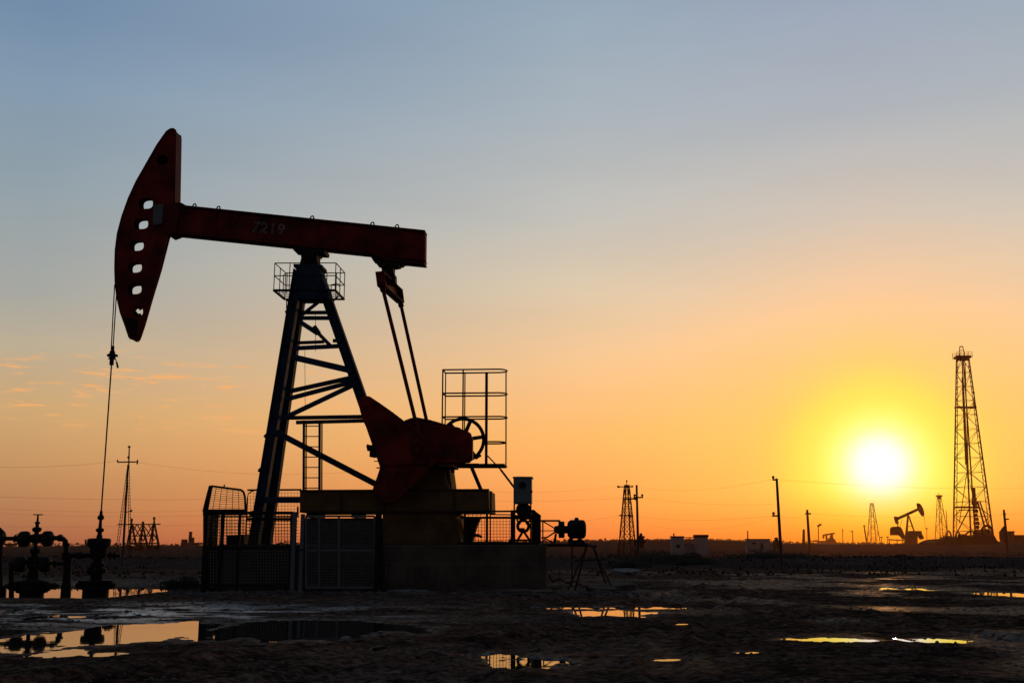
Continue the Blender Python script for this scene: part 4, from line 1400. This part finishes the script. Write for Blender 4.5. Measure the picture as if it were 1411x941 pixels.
# ------------------------------------------------------------------ lattice towers
def lattice_tower(name, label, cat, Y, base_x, base_y, top_x, top_y, bw, tw, n, rl_, rb_, mat, rot=.35, group=None, bury=.3, xbrace=True):
    """bw / tw: widths in metres"""
    b0 = at(base_x, base_y, Y); t0 = at(top_x, top_y, Y)
    zb = tz(b0.x, Y) - bury
    o = thing(name, label, cat, (b0.x, b0.y, zb), group)
    bc, tc_ = Vector((b0.x, b0.y, zb)), t0
    cs_ = []
    for k in range(4):
        th = rot + math.pi / 4 + k * math.pi / 2
        d = Vector((math.cos(th), math.sin(th), 0)) * (2 ** .5 / 2)
        cs_.append((bc + d * bw, tc_ + d * tw))
    for a, c in cs_:
        m = MB(); m.tube(a, c, rl_, 6, rl_ * .8); m.build('leg', mat, o)
    m = MB()
    lv = [1 - (1 - i / n) ** 1.0 for i in range(n + 1)]
    for k in range(4):
        a0, a1 = cs_[k]; c0, c1 = cs_[(k + 1) % 4]
        for i in range(n):
            p0, p1 = a0.lerp(a1, lv[i]), a0.lerp(a1, lv[i + 1])
            q0, q1 = c0.lerp(c1, lv[i]), c0.lerp(c1, lv[i + 1])
            m.tube(p1, q1, rb_, 4, cap=False)
            if xbrace:
                m.tube(p0, q1, rb_, 4, cap=False); m.tube(q0, p1, rb_, 4, cap=False)
            else:
                if (i + k) % 2: m.tube(p0, q1, rb_, 4, cap=False)
                else: m.tube(q0, p1, rb_, 4, cap=False)
    m.build('bracing', mat, o)
    return o, cs_

# big drilling derrick
YD = 220.0
kd = YD / F
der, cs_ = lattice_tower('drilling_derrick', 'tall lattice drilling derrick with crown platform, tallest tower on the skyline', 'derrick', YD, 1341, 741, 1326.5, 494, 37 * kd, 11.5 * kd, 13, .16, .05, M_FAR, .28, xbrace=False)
m = MB()
for k in range(4):        # each leg is itself a narrow lattice: inner chord and lacing
    a, c = cs_[k]
    cen0 = sum((x[0] for x in cs_), Vector()) / 4; cen1 = sum((x[1] for x in cs_), Vector()) / 4
    a2, c2 = a.lerp(cen0, .17), c.lerp(cen1, .22)
    m.tube(a2, c2, .07, 5)
    for i in range(34):
        u0, u1 = i / 34, (i + 1) / 34
        m.tube(a.lerp(c, u0) if i % 2 else a2.lerp(c2, u0), a2.lerp(c2, u1) if i % 2 else a.lerp(c, u1), .05, 4, cap=False)
m.build('leg_lacing', M_FAR, der)
m = MB()
t = at(1326.3, 494, YD)
m.prism([t + Vector((x * kd, y * kd, 0)) for x, y in ((-9.5, -8), (9.5, -8), (9.5, 8), (-9.5, 8))], (0, 0, 3.2 * kd))
m.prism([t + Vector((x * kd, y * kd, -2.5 * kd)) for x, y in ((-7, -6), (7, -6), (7, 6), (-7, 6))], (0, 0, 2.5 * kd))
for x in (-10.5, -5.2, 0, 5.2, 10.5):
    for y in (-8, 8):
        p = t + Vector((x * kd, y * kd, 0)); m.tube(p, p + ZZ * 8.5 * kd, .05, 4)
for h in (5.5, 8.5):
    for y in (-8, 8):
        m.tube(t + Vector((-10.5 * kd, y * kd, h * kd)), t + Vector((10.5 * kd, y * kd, h * kd)), .05, 4)
m.build('crown_platform', M_FAR, der)
m = MB()
for x0, x1 in ((-5, -2.4), (3.4, 1.6)):
    m.tube(t + Vector((x0 * kd, 0, 2 * kd)), t + Vector((x1 * kd, 0, 17 * kd)), .09, 5)
m.bar(t + Vector((-2.8 * kd, 0, 17 * kd)), t + Vector((2.0 * kd, 0, 17 * kd)), .16, .3)
m.bar(t + Vector((-3.4 * kd, 0, 12 * kd)), t + Vector((2.4 * kd, 0, 12 * kd)), .08, .1)
m.build('crown_frame', M_FAR, der)
m = MB()
m.bar(at(1317, 561, YD - 2), at(1343.5, 561.5, YD - 2), .26, 1.6)
m.tube(at(1342.5, 561, YD - 2), at(1342, 541, YD - 2), .09, 5); m.tube(at(1343.4, 561, YD), at(1341.4, 539, YD), .05, 5)
m.bar(at(1340.5, 541, YD - 2), at(1343, 541, YD - 2), .25, .2)
m.build('monkey_board', M_FAR, der)
m = MB()
m.bar(at(1315, 698.5, YD - 2.4), at(1350, 699, YD - 2.4), .35, .3); m.bar(at(1321, 702.5, YD + 2), at(1346, 702, YD + 2), .2, .3)
m.tube(at(1330, 500, YD), at(1337, 738, YD), .09, 5); m.tube(at(1326, 520, YD), at(1331, 640, YD), .16, 5); m.tube(at(1331, 640, YD), at(1344, 700, YD - 1), .06, 5)
m.tube(at(1334, 640, YD), at(1322, 720, YD - 2), .08, 5); m.tube(at(1336, 700, YD - 2), at(1318, 735, YD - 2), .12, 5)
m.build('hoist_line', M_FAR, der)
m = MB()
for i in range(10):
    a = at(1342 + i * .5, 682 + i * 5.5, YD - 3)
    m.box(a, (4.5 + (i * 37 % 5)) * kd * .7, .8, 4.5 * kd)
m.tube(at(1342, 672, YD - 3), at(1343, 700, YD - 3), .28, 6)
m.tube(at(1347, 690, YD - 3), at(1360, 738, YD - 3), .17, 6); m.tube(at(1350, 690, YD - 3), at(1366, 738, YD - 3), .14, 6)
m.build('travelling_block', M_FAR, der)
# rig floor and engines
rig = thing('rig_substructure', 'dark rig floor with engines and pipe hoops under the big derrick', 'rig base', tuple(at(1335, 752, YD - 4)), None)
m = MB()
base = [(1283, 754), (1290, 747), (1296, 744), (1303, 742.5), (1318, 741.5), (1322, 739), (1345, 738.5), (1352, 738), (1366, 736), (1371, 738), (1374, 744), (1381, 750), (1386, 756), (1386, 762), (1283, 762)]
m.prism([at(x, y, YD - 4) for x, y in base], (0, 9, 0))
m.build('rig_floor', M_ROOF, rig, bevel=.1)
m = MB()
for i, (x0, x1, y0) in enumerate(((1306, 1312, 738), (1326, 1331, 735.5), (1331, 1336, 737), (1347, 1352, 733), (1357, 1364, 728.5), (1363, 1368.5, 731), (1342, 1346, 736.5))):
    m.prism([at(x0, 743, YD - 4.5 + i * .3), at(x1, 743, YD - 4.5 + i * .3), at(x1 - .8, y0, YD - 4.5 + i * .3), at(x0 + .8, y0, YD - 4.5 + i * .3)], (0, 2.5, 0))
m.build('engine', M_FARD, rig, bevel=.08)
m = MB()
for (cx_, y0, w, h) in ((1338, 742, 9.5, 10.5), (1307, 743, 4.5, 11.5), (1320, 742, 4, 9)):
    pts = [at(cx_ - w + 2 * w * i / 12, y0 - h * math.sin(math.pi * i / 12) ** .6, YD - 5) for i in range(13)]
    m.path(pts, .16, 6)
m.torus(at(1360, 731, YD - 5), (0, 1, 0), 6.5 * kd, .22, 22, 6)
m.build('pipe_hoop', M_FARD, rig)

# smaller lattice towers
YS = 110.0
ks = YS / F
tw_, cs2 = lattice_tower('lattice_tower', 'short square lattice tower with antenna arms beside the wooden pole', 'tower', YS, 864, 751, 863.7, 672, 20 * ks, 5.5 * ks, 8, .075, .032, M_FARD, .3)
m = MB()
m.bar(at(860, 670, YS), at(867.5, 670, YS), 4 * ks, .45)
m.bar(at(851.5, 670.5, YS), at(872.5, 670.5, YS), 1.3 * ks, .08); m.tube(at(863.6, 669, YS), at(863.6, 661, YS), .04, 5)
m.box(at(852, 670.5, YS), .2, .15, .22); m.box(at(871, 670, YS), .16, .12, .18); m.box(at(863.6, 662.5, YS), .14, .1, .14)
m.build('top_head', M_FARD, tw_)
for x0, x1, y in ((860, 878.5, 687), (853.5, 872, 710)):
    m = MB(); m.bar(at(x0, y, YS - .6), at(x1, y, YS - .6), 1.5 * ks, .9); m.bar(at(x1 - 5, y - 3, YS - .6), at(x1 - 3, y + 2, YS - .6), .12, .2)
    m.build('crossarm', M_FARD, tw_)
cl = thing('tree_trunk', 'short leafy stump silhouette close to the lattice tower foot', 'stump', tuple(at(883.5, 750, YS)))
m = MB(); c = at(883.5, 752, YS)
stack_p = [(0, .28), (.5, .32), (.55, .5), (.75, .55), (.8, .3), (1.0, .3), (1.02, .42), (1.15, .4), (1.2, .16), (1.45, .12)]
m.lathe(c - ZZ * .2, ZZ, [(h * 1.0, r) for h, r in stack_p], 8); m.build('trunk', M_FARD, cl)

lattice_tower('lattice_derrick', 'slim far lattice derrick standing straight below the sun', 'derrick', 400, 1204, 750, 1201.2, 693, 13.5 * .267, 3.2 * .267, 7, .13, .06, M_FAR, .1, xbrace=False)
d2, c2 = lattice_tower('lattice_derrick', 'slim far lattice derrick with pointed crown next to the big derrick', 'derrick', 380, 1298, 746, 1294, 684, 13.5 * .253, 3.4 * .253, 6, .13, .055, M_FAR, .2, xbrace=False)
m = MB(); m.bar(at(1290, 683, 380), at(1298, 683, 380), .5, 1.0); m.bar(at(1292.5, 685.5, 380), at(1296, 685.5, 380), .8, .8); m.tube(at(1293.8, 683, 380), at(1293.6, 679, 380), .12, 5); m.build('crown', M_FAR, d2)

# lattice power mast beyond the wells
YM = 82.0
km = YM / F
pm = thing('power_mast', 'tall narrow A-frame lattice mast with crossarm beyond the two wells', 'mast', tuple(at(168, 760, YM)))
apex = at(177, 640, YM)
for k, (bx, by, dy) in enumerate(((160, 764, 0), (176, 764, .6))):
    b0 = at(bx, by, YM); b0.z = tz(b0.x, YM) - .1; b0.y += dy
    m = MB()
    for dx in (-.055, .055):
        m.tube(b0 + Vector((dx * 1.6, 0, 0)), apex + Vector((dx, 0, 0)), .022, 5)
    for i in range(30):
        p = b0.lerp(apex, i / 30); w = .095 - .03 * i / 30
        m.bar(p - Vector((w, 0, 0)), p + Vector((w, 0, .05)), .035, .03)
    m.build('leg', M_FARD, pm)
m = MB(); m.tube(apex - ZZ * .3, at(178, 614, YM), .03, 5); m.tube(apex + Vector((.07, 0, -.3)), at(178.6, 615, YM), .022, 5); m.box(at(178, 615.5, YM), .16, .12, .13); m.lathe(at(177, 632, YM), ZZ, [(0, .05), (.1, .1), (.2, .06)], 8)
m.build('mast_top', M_FARD, pm)
m = MB(); m.bar(at(161.8, 636.6, YM), at(190.2, 636.2, YM), .09, .08)
ar = m.build('crossarm', M_FARD, pm)
m = MB()
for x, s_ in ((162, 1), (189.5, 1), (189.3, -1)):
    m.lathe(at(x, 636.4, YM), ZZ * s_, [(0, .03), (.06, .06), (.14, .06), (.18, .02)], 8)
m.build('insulator', M_FARD, ar)
m = MB(); m.bar(at(173, 705.5, YM), at(182, 703.8, YM), .06, .06); m.box(at(181, 703.5, YM), .1, .1, .16); m.build('side_arm', M_FARD, pm)

# switchyard gantry
YG = 160.0
kg = YG / F
ga = thing('switchyard_gantry', 'row of A-frame gantry supports carrying one long beam beyond the lattice mast', 'gantry', tuple(at(195, 752, YG)))
for cx_, top in ((181.5, 714), (197, 718), (212.5, 712)):
    m = MB()
    for dx, dyy in ((-8, -1), (8, -1), (-4, 1.6), (6.5, 1.6)):
        b0 = at(cx_ + dx, 757, YG + dyy); m.tube(b0, at(cx_, top + 6, YG), .12, 5)
    m.tube(at(cx_, top + 7, YG), at(cx_, top, YG), .12, 5); m.box(at(cx_, top + 2, YG), .3, .3, .25)
    for yy_, w in ((730, 4), (742, 6.2)):
        m.tube(at(cx_ - w, yy_, YG), at(cx_ + w, yy_, YG), .05, 5)
    m.build('frame', M_FARD, ga)
m = MB(); m.bar(at(162, 722.5, YG), at(221, 722, YG), .16, .16); m.build('beam', M_FARD, ga)
m = MB()
for x0, y0, x1, y1 in ((181.5, 721, 197, 745), (197, 721, 181, 748), (197, 722, 212, 745), (212.5, 720, 197, 746), (176, 748, 220, 748), (176, 742, 189, 722), (189, 722, 203, 748), (204, 722, 219, 748), (176, 738, 218, 738)):
    m.tube(at(x0, y0, YG + .8), at(x1, y1, YG + .8), .08, 5)
m.build('brace', M_FARD, ga)
m = MB(); a, c = at(173, 753, YG + 4), at(221, 753, YG + 4)
for i in range(5):
    p = a.lerp(c, i / 4 * .9); w = 3.5 + (i * 7 % 3)
    m.box(p + ZZ * -.2, 6 * kg, 1, (w) * kg * 1.2)
m.build('switchgear', M_FARD, ga)

# chimney + tank cluster left of the pen
ch = thing('boiler_stack', 'slim boiler chimney with small sheds on the skyline beside the mesh pen', 'chimney', tuple(at(262, 754, 300)))
m = MB(); m.lathe(at(261.5, 756, 300), ZZ, [(0, .55), (3.5, .45), (4.2, .4), (4.3, .55), (4.6, .35)], 10); m.build('stack', M_FARD, ch, smooth=True)
m = MB(); m.box(at(254, 748.5, 300), 1.4, 1.2, 2.2); m.build('shed', M_FARD, ch)
m = MB(); m.box(at(266, 748, 300), .5, .5, 3.0); m.build('shed', M_FARD, ch)
m = MB(); m.box(at(262, 751.5, 300), 4.5, 2, 1.6); m.build('shed', M_FARD, ch)
m = MB(); m.tube(at(265.5, 741, 300), at(265.5, 750, 300), .15, 5); m.build('vent_pipe', M_FARD, ch)

# frame structure at the left edge
tb = thing('tank_stand', 'small tank on a lattice stand seen under the outer valve', 'tank stand', tuple(at(15, 756, 260)))
m = MB()
for dx in (-4, 4):
    for dyy in (-.6, .6):
        m.tube(at(15 + dx * 1.1, 758, 260 + dyy), at(15 + dx * .8, 751.5, 260 + dyy), .12, 5)
m.build('stand', M_FARD, tb)
m = MB(); m.lathe(at(15, 752, 260), ZZ, [(0, 1.3), (.5, 1.35), (.52, .9), (.6, .85)], 14); m.build('tank', M_FARD, tb)

# white cabins
def cabin(name, label, x0, x1, y0, y1, Y, roof, cat='cabin', wins=(), dep=1.2):
    a, c = at(x0, y1, Y), at(x1, y1, Y)
    zt = at(x0, y0, Y).z
    zb = min(tz(a.x, Y), a.z) - .2
    o = thing(name, label, cat, ((a.x + c.x) / 2, Y, zb))
    m = MB(); m.prism([(a.x, Y, zb), (c.x, Y, zb), (c.x, Y, zt), (a.x, Y, zt)], (0, dep, 0)); m.build('wall', M_WALL, o)
    m = MB(); k = .07
    m.prism([(a.x - k, Y - k, zt), (c.x + k, Y - k, zt), (c.x + k, Y - k, zt + roof), (a.x - k, Y - k, zt + roof)], (0, dep + 2 * k, 0)); m.build('roof', M_ROOF, o)
    for (wx0, wx1, wy0, wy1, nm_) in wins:
        q0, q1 = at(wx0, wy1, Y), at(wx1, wy0, Y)
        m = MB(); m.prism([(q0.x, Y - .03, q0.z), (q1.x, Y - .03, q0.z), (q1.x, Y - .03, q1.z), (q0.x, Y - .03, q1.z)], (0, .027, 0)); m.build(nm_, M_ROOF, o)
    return o
cabin('cabin', 'small white boxy cabin with thin dark roof, nearer the lattice tower', 926.3, 942.5, 739.8, 757.5, 130, .12, wins=((932, 937, 750, 755, 'window'),))
o = cabin('cabin', 'taller white cabin with dark cap roof and rounded corners', 958.8, 976, 740.2, 757.5, 130, .32)
cabin('shed', 'dark low shed squeezed between the two small white cabins', 943.5, 958, 750, 758, 131, .05, 'shed')
cabin('cabin', 'long low white cabin with dark door standing apart beside the bare pole', 1030, 1061.5, 743.4, 756, 140, .12, wins=((1048, 1051.5, 748, 756, 'door'), (1036, 1041, 747, 749.5, 'window')))
m = MB(); c = at(1070, 750, 150); m.box(c, .7, .7, 1.2); m.box(c + ZZ * .75, .4, .4, .4)
tag(m.build('meter_box', M_ROOF), 'small dark box between the long white cabin and the bare pole', 'box')
m = MB(); m.tube(at(942, 740.3, 130.5), at(959, 740.3, 130.5), .05, 6); m.tube(at(928.5, 739, 131), at(928.5, 734.5, 131), .08, 6)
tag(m.build('link_pipe', M_FARD), 'thin pipe joining the roofs of the two small white cabins', 'pipe')
bd = cabin('building', 'squat dark building on the skyline past the leaning pole', 1392.5, 1399, 734, 752, 240, .4, dep=5)
bd2 = cabin('building', 'flat dark building cut off at the photo edge', 1401, 1430, 740, 752, 240, .5, dep=6)
for o_ in list(bd.children) + list(bd2.children):
    o_.data.materials[0] = M_FARD
m = MB()
Yd = 200
pts = [(1384.5, 724), (1381, 727.5), (1378.5, 732), (1377.6, 737), (1378, 742), (1379.5, 746), (1386.5, 746), (1386, 735)]
m.prism([at(x, y, Yd) for x, y in pts], (0, .4, 0))
dish = m.build('dish_antenna', M_FARD, None, bevel=.1)
tag(dish, 'half dish shaped pale panel leaning behind the skewed pole', 'dish')

# ------------------------------------------------------------------ distant pumping units
def far_jack(label, Y, tr, mat, parts, d=1.2):
    pts_all = [p for _, ps, _ in parts for p in ps]
    c = at(*tr(250, 470), Y)
    o = thing('pumpjack', label, 'pumpjack', (c.x, Y, tz(c.x, Y)))
    for nm_, ps, dd in parts:
        m = MB(); m.prism([at(*tr(x, y), Y - dd / 2) for x, y in ps], (0, dd, 0)); m.build(nm_, mat, o)
    return o
t1 = lambda x, y: (1200 + x / 6.687, 680 + y / 6.687)
Y1 = 250
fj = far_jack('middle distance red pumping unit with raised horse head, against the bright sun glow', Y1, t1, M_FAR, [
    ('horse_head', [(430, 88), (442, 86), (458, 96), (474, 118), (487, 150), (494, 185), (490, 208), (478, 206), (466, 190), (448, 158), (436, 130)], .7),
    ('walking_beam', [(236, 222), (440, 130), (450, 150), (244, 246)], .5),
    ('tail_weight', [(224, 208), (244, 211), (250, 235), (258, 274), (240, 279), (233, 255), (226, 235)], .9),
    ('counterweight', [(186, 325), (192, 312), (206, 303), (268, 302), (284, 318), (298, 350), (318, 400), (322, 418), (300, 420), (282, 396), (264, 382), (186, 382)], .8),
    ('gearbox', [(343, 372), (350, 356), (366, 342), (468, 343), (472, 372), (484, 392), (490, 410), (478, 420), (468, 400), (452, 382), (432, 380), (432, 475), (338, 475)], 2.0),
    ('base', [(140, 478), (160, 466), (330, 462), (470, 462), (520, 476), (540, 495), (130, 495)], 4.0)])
m = MB()
q = lambda x, y, dd=0: at(*t1(x, y), Y1 + dd)
m.tube(q(340, 200), q(312, 470, -.9), .14, 6); m.tube(q(345, 200), q(326, 470, .9), .12, 6); m.tube(q(348, 200), q(408, 372), .16, 6)
for y in (250, 300, 350, 400):
    m.tube(q(340 - (y - 200) * .1, y), q(350 + (y - 200) * .28, y), .06, 5)
m.build('tower_leg', M_FAR, fj)
m = MB(); m.tube(q(248, 278), q(248, 303), .12, 5); m.tube(q(288, 240), q(270, 300), .05, 5); m.tube(q(493, 210), q(502, 325), .035, 5)
m.build('pitman_arm', M_FAR, fj)
m = MB()
for x in (170, 242, 295): m.tube(q(x, 418), q(x, 475), .1, 5)
m.bar(q(165, 422), q(300, 430), .2, 1.5)
m.build('guard_rail', M_FAR, fj)

t2 = lambda x, y: (1090 + x / 8.556, 680 + y / 8.556)
Y2 = 400
fj2 = far_jack('tiny faraway pumping unit with level beam, left of the sun on the skyline', Y2, t2, M_FAR, [
    ('walking_beam', [(385, 480), (495, 460), (515, 458), (518, 474), (500, 478), (392, 496)], 1.2),
    ('horse_head', [(383, 482), (394, 484), (392, 515), (386, 530), (380, 510)], 1.2),
    ('tower', [(415, 490), (428, 488), (430, 590), (418, 590)], 1.0),
    ('gearbox', [(440, 600), (444, 545), (460, 522), (478, 540), (482, 495), (494, 480), (498, 525), (520, 540), (534, 570), (560, 585), (575, 600)], 2.5),
    ('base', [(240, 552), (300, 545), (330, 556), (420, 552), (420, 572), (360, 575), (300, 566), (245, 560)], 1.5)])

# ------------------------------------------------------------------ far tree belt on the skyline: one mass
mb = MB(); rnd = random.Random(21)
for k in range(5200):
    px = rnd.uniform(-30, 1440)
    Y = rnd.uniform(435, 448)
    nn = float(fbm(np.array([px / 45.0]), np.array([.5]), 171, 3)[0])
    hmax = max(0.0, (1.4 + 2.6 * nn)) if px < 300 else max(0.0, .3 + 1.6 * nn)
    if 640 < px < 1060: hmax *= .35
    x = (px - 705.5) / F * Y
    z = EYE + (HZ - np.interp(px, PR_X, PR_Y)) / F * Y + rnd.uniform(-.8, 1) * hmax * .5
    w = rnd.uniform(.3, .9)
    p = Vector((x, Y, z))
    d = Vector((rnd.gauss(0, 1), rnd.gauss(0, .4), rnd.gauss(.2, .5))) * w
    e = Vector((rnd.gauss(0, .5), 0, rnd.gauss(.3, .5))) * w
    mb.add([p - e, p + e, p + d], [(0, 1, 2)])
struct(mb.build('treeline', M_LEAF), 'stuff')

# ------------------------------------------------------------------ haze over the far field
SUN_PX = (1212, 640)
sd = ray(*SUN_PX).normalized()
mh = bpy.data.materials.new('evening_haze')
mh.use_nodes = True
nt = mh.node_tree
nt.nodes.remove(nt.nodes['Principled BSDF'])
vs_ = nt.nodes.new('ShaderNodeVolumeScatter')
vs_.inputs['Color'].default_value = (1.0, .46, .21, 1)
vs_.inputs['Density'].default_value = .00030
vs_.inputs['Anisotropy'].default_value = .86
nt.links.new(vs_.outputs['Volume'], nt.nodes['Material Output'].inputs['Volume'])
m = MB(); m.prism([(-450, 75, -4), (450, 75, -4), (450, 75, 30), (-450, 75, 30)], (0, 380, 0))
struct(m.build('haze', mh), 'stuff')

# ------------------------------------------------------------------ sky
def lin(c):
    return tuple(((v / 255) / 12.92 if v / 255 <= .04045 else ((v / 255 + .055) / 1.055) ** 2.4) for v in c)
sun_el = math.asin(sd.z)
sun_az = math.atan2(sd.x, sd.y)
w = bpy.data.worlds.new('World')
scn.world = w
w.use_nodes = True
nt = w.node_tree
for n in list(nt.nodes): nt.nodes.remove(n)
L = nt.links.new
out = nt.nodes.new('ShaderNodeOutputWorld')
bg = nt.nodes.new('ShaderNodeBackground')
L(bg.outputs[0], out.inputs[0])
tcw = nt.nodes.new('ShaderNodeTexCoord')
D = tcw.outputs['Generated']
sep = nt.nodes.new('ShaderNodeSeparateXYZ'); L(D, sep.inputs[0])
elev = mth(nt, 'ARCSINE', mth(nt, 'MINIMUM', mth(nt, 'MAXIMUM', sep.outputs[2], -1.0), 1.0))
azd = mth(nt, 'ABSOLUTE', mth(nt, 'SUBTRACT', mth(nt, 'ARCTAN2', sep.outputs[0], sep.outputs[1]), sun_az))
azd = mth(nt, 'MINIMUM', azd, mth(nt, 'SUBTRACT', 2 * math.pi, azd))
epos = mth(nt, 'DIVIDE', elev, math.pi / 2, None, True)

def el_of(px, py):
    return math.asin(ray(px, py).normalized().z)

def ramp(pairs, fac):
    r = nt.nodes.new('ShaderNodeValToRGB')
    r.color_ramp.interpolation = 'LINEAR'
    els = r.color_ramp.elements
    pairs = sorted(pairs)
    els[0].position = pairs[0][0]; els[0].color = (*pairs[0][1], 1)
    els[1].position = pairs[-1][0]; els[1].color = (*pairs[-1][1], 1)
    for p, c in pairs[1:-1]:
        e = els.new(p); e.color = (*c, 1)
    L(fac, r.inputs[0])
    return r.outputs[0]

def colramp(px, samples, top=(.07, .12, .20), mid=(.12, .19, .29)):
    pr = [(max(0.0, el_of(px, y)) / (math.pi / 2), lin(c)) for y, c in samples]
    pr += [(.50, mid), (1.0, top)]
    return ramp(pr, epos)

R_SUN = colramp(1212, [(0, (152, 163, 182)), (150, (168, 174, 182)), (300, (202, 188, 174)), (400, (232, 193, 157)), (470, (249, 192, 134)), (540, (253, 190, 104)), (600, (255, 188, 78)), (680, (255, 176, 54)), (730, (255, 146, 38)), (757, (248, 112, 22))])
R_MID = colramp(800, [(0, (145, 164, 181)), (150, (163, 174, 183)), (300, (189, 187, 181)), (400, (214, 194, 166)), (500, (238, 190, 138)), (600, (250, 178, 100)), (700, (252, 149, 74)), (757, (238, 108, 50))])
R_LEFT = colramp(40, [(0, (112, 138, 167)), (100, (126, 149, 171)), (250, (142, 157, 166)), (400, (163, 164, 158)), (480, (184, 168, 142)), (560, (204, 164, 114)), (640, (198, 145, 96)), (720, (176, 113, 76)), (757, (158, 90, 64))])
R_BACK = ramp([(0, (.075, .068, .070)), (.08, (.095, .086, .092)), (.25, (.085, .09, .11)), (.5, (.06, .085, .13)), (1.0, (.07, .12, .20))], epos)

def span(x, a, c):
    m_ = nt.nodes.new('ShaderNodeMapRange'); m_.interpolation_type = 'LINEAR'
    m_.inputs['From Min'].default_value = a; m_.inputs['From Max'].default_value = c
    L(x, m_.inputs['Value'])
    return m_.outputs[0]
def sspan(x, a, c):
    m_ = nt.nodes.new('ShaderNodeMapRange'); m_.interpolation_type = 'SMOOTHSTEP'
    m_.inputs['From Min'].default_value = a; m_.inputs['From Max'].default_value = c
    L(x, m_.inputs['Value'])
    return m_.outputs[0]
az_mid = abs(math.atan2(ray(800, 500).x, ray(800, 500).y) - sun_az)
az_left = abs(math.atan2(ray(40, 500).x, ray(40, 500).y) - sun_az)
c1 = mixc(nt, span(azd, 0.0, az_mid), R_SUN, R_MID)
c2_ = mixc(nt, span(azd, az_mid, az_left), c1, R_LEFT)
c3 = mixc(nt, sspan(azd, az_left * .98, R(115)), c2_, R_BACK)
# thin lit clouds low in the sky away from the sun
mp = nt.nodes.new('ShaderNodeMapping'); mp.inputs['Scale'].default_value = (12, 12, 85)
L(D, mp.inputs['Vector'])
nc = nt.nodes.new('ShaderNodeTexNoise'); nc.inputs['Scale'].default_value = 2.1; nc.inputs['Detail'].default_value = 6; nc.inputs['Roughness'].default_value = .62
L(mp.outputs[0], nc.inputs['Vector'])
band = mth(nt, 'MULTIPLY', sspan(elev, R(5.2), R(6.8)), sspan(elev, R(10.6), R(8.2)))
azb = sspan(azd, R(22), R(34))
cl_ = mth(nt, 'MULTIPLY', mth(nt, 'MULTIPLY', band, azb), sspan(nc.outputs['Fac'], .53, .68))
c4 = mixc(nt, mth(nt, 'MULTIPLY', cl_, .8), c3, lin((246, 172, 104)))
# broad soft unevenness of the air
nb = nt.nodes.new('ShaderNodeTexNoise'); nb.inputs['Scale'].default_value = 3.2; nb.inputs['Detail'].default_value = 6
mp2 = nt.nodes.new('ShaderNodeMapping'); mp2.inputs['Scale'].default_value = (1, 1, 7)
L(D, mp2.inputs['Vector']); L(mp2.outputs[0], nb.inputs['Vector'])
nbf = mth(nt, 'MULTIPLY_ADD', nb.outputs['Fac'], .14, .965)
vm = nt.nodes.new('ShaderNodeVectorMath'); vm.operation = 'SCALE'; L(c4, vm.inputs[0]); L(nbf, vm.inputs['Scale'])
# aureole
dt = nt.nodes.new('ShaderNodeVectorMath'); dt.operation = 'DOT_PRODUCT'; L(D, dt.inputs[0]); dt.inputs[1].default_value = sd
ang = mth(nt, 'ARCCOSINE', mth(nt, 'MINIMUM', dt.outputs['Value'], 1.0))
AP = lambda deg: deg * .90 / 16.0
an = mth(nt, 'DIVIDE', ang, R(16), None, True)
G_COL = ramp([(AP(0), (1.35, 1.3, 1.2)), (AP(.7), (1.1, 1.07, .98)), (AP(1.15), lin((255, 254, 240))), (AP(1.6), lin((255, 250, 200))), (AP(2.1), lin((255, 245, 148))), (AP(2.8), lin((255, 237, 104))), (AP(3.6), lin((255, 225, 80))), (AP(4.7), lin((255, 215, 72))), (AP(6), lin((255, 198, 84))), (AP(8), lin((255, 188, 98))), (1.0, lin((253, 182, 112)))], an)
G_A = ramp([(0, (1, 1, 1)), (AP(2.9), (1, 1, 1)), (AP(4.2), (.82, .82, .82)), (AP(5.6), (.5, .5, .5)), (AP(7.5), (.28, .28, .28)), (AP(10.5), (.11, .11, .11)), (AP(14.5), (0, 0, 0)), (1.0, (0, 0, 0))], an)
tint = mixc(nt, sspan(elev, R(.1), R(3.5)), lin((255, 165, 48)), (1, 1, 1))
G2 = mixc(nt, 1.0, G_COL, tint, 'MULTIPLY')
c5 = mixc(nt, G_A, vm.outputs[0], G2)
# below the horizon: dim ground bounce
c6 = mixc(nt, sspan(elev, R(-.4), R(-3)), c5, (.02, .014, .01))
sky = nt.nodes.new('ShaderNodeTexSky'); sky.sky_type = 'NISHITA'; sky.sun_disc = False
sky.sun_elevation = sun_el; sky.sun_rotation = sun_az
sky.altitude = 0; sky.dust_density = 3.0
vms = nt.nodes.new('ShaderNodeVectorMath'); vms.operation = 'SCALE'; L(sky.outputs[0], vms.inputs[0]); vms.inputs['Scale'].default_value = .004
va_ = nt.nodes.new('ShaderNodeVectorMath'); va_.operation = 'ADD'; L(c6, va_.inputs[0]); L(vms.outputs[0], va_.inputs[1])
L(va_.outputs[0], bg.inputs['Color'])
bg.inputs['Strength'].default_value = 1.0

sl = bpy.data.lights.new('sun', 'SUN')
sl.energy = .22
sl.angle = R(.5)
sl.color = (1.0, .42, .14)
so = bpy.data.objects.new('sun', sl)
col.objects.link(so)
so.rotation_euler = sd.to_track_quat('Z', 'Y').to_euler()
so.location = sd * 100

# ------------------------------------------------------------------ render settings
scn.render.engine = 'CYCLES'
scn.cycles.use_denoising = True
scn.cycles.max_bounces = 6
scn.cycles.volume_bounces = 0
scn.view_settings.view_transform = 'Standard'
scn.view_settings.look = 'None'
scn.view_settings.exposure = 0
scn.view_settings.gamma = 1
scn.render.resolution_x, scn.render.resolution_y = 1024, 682
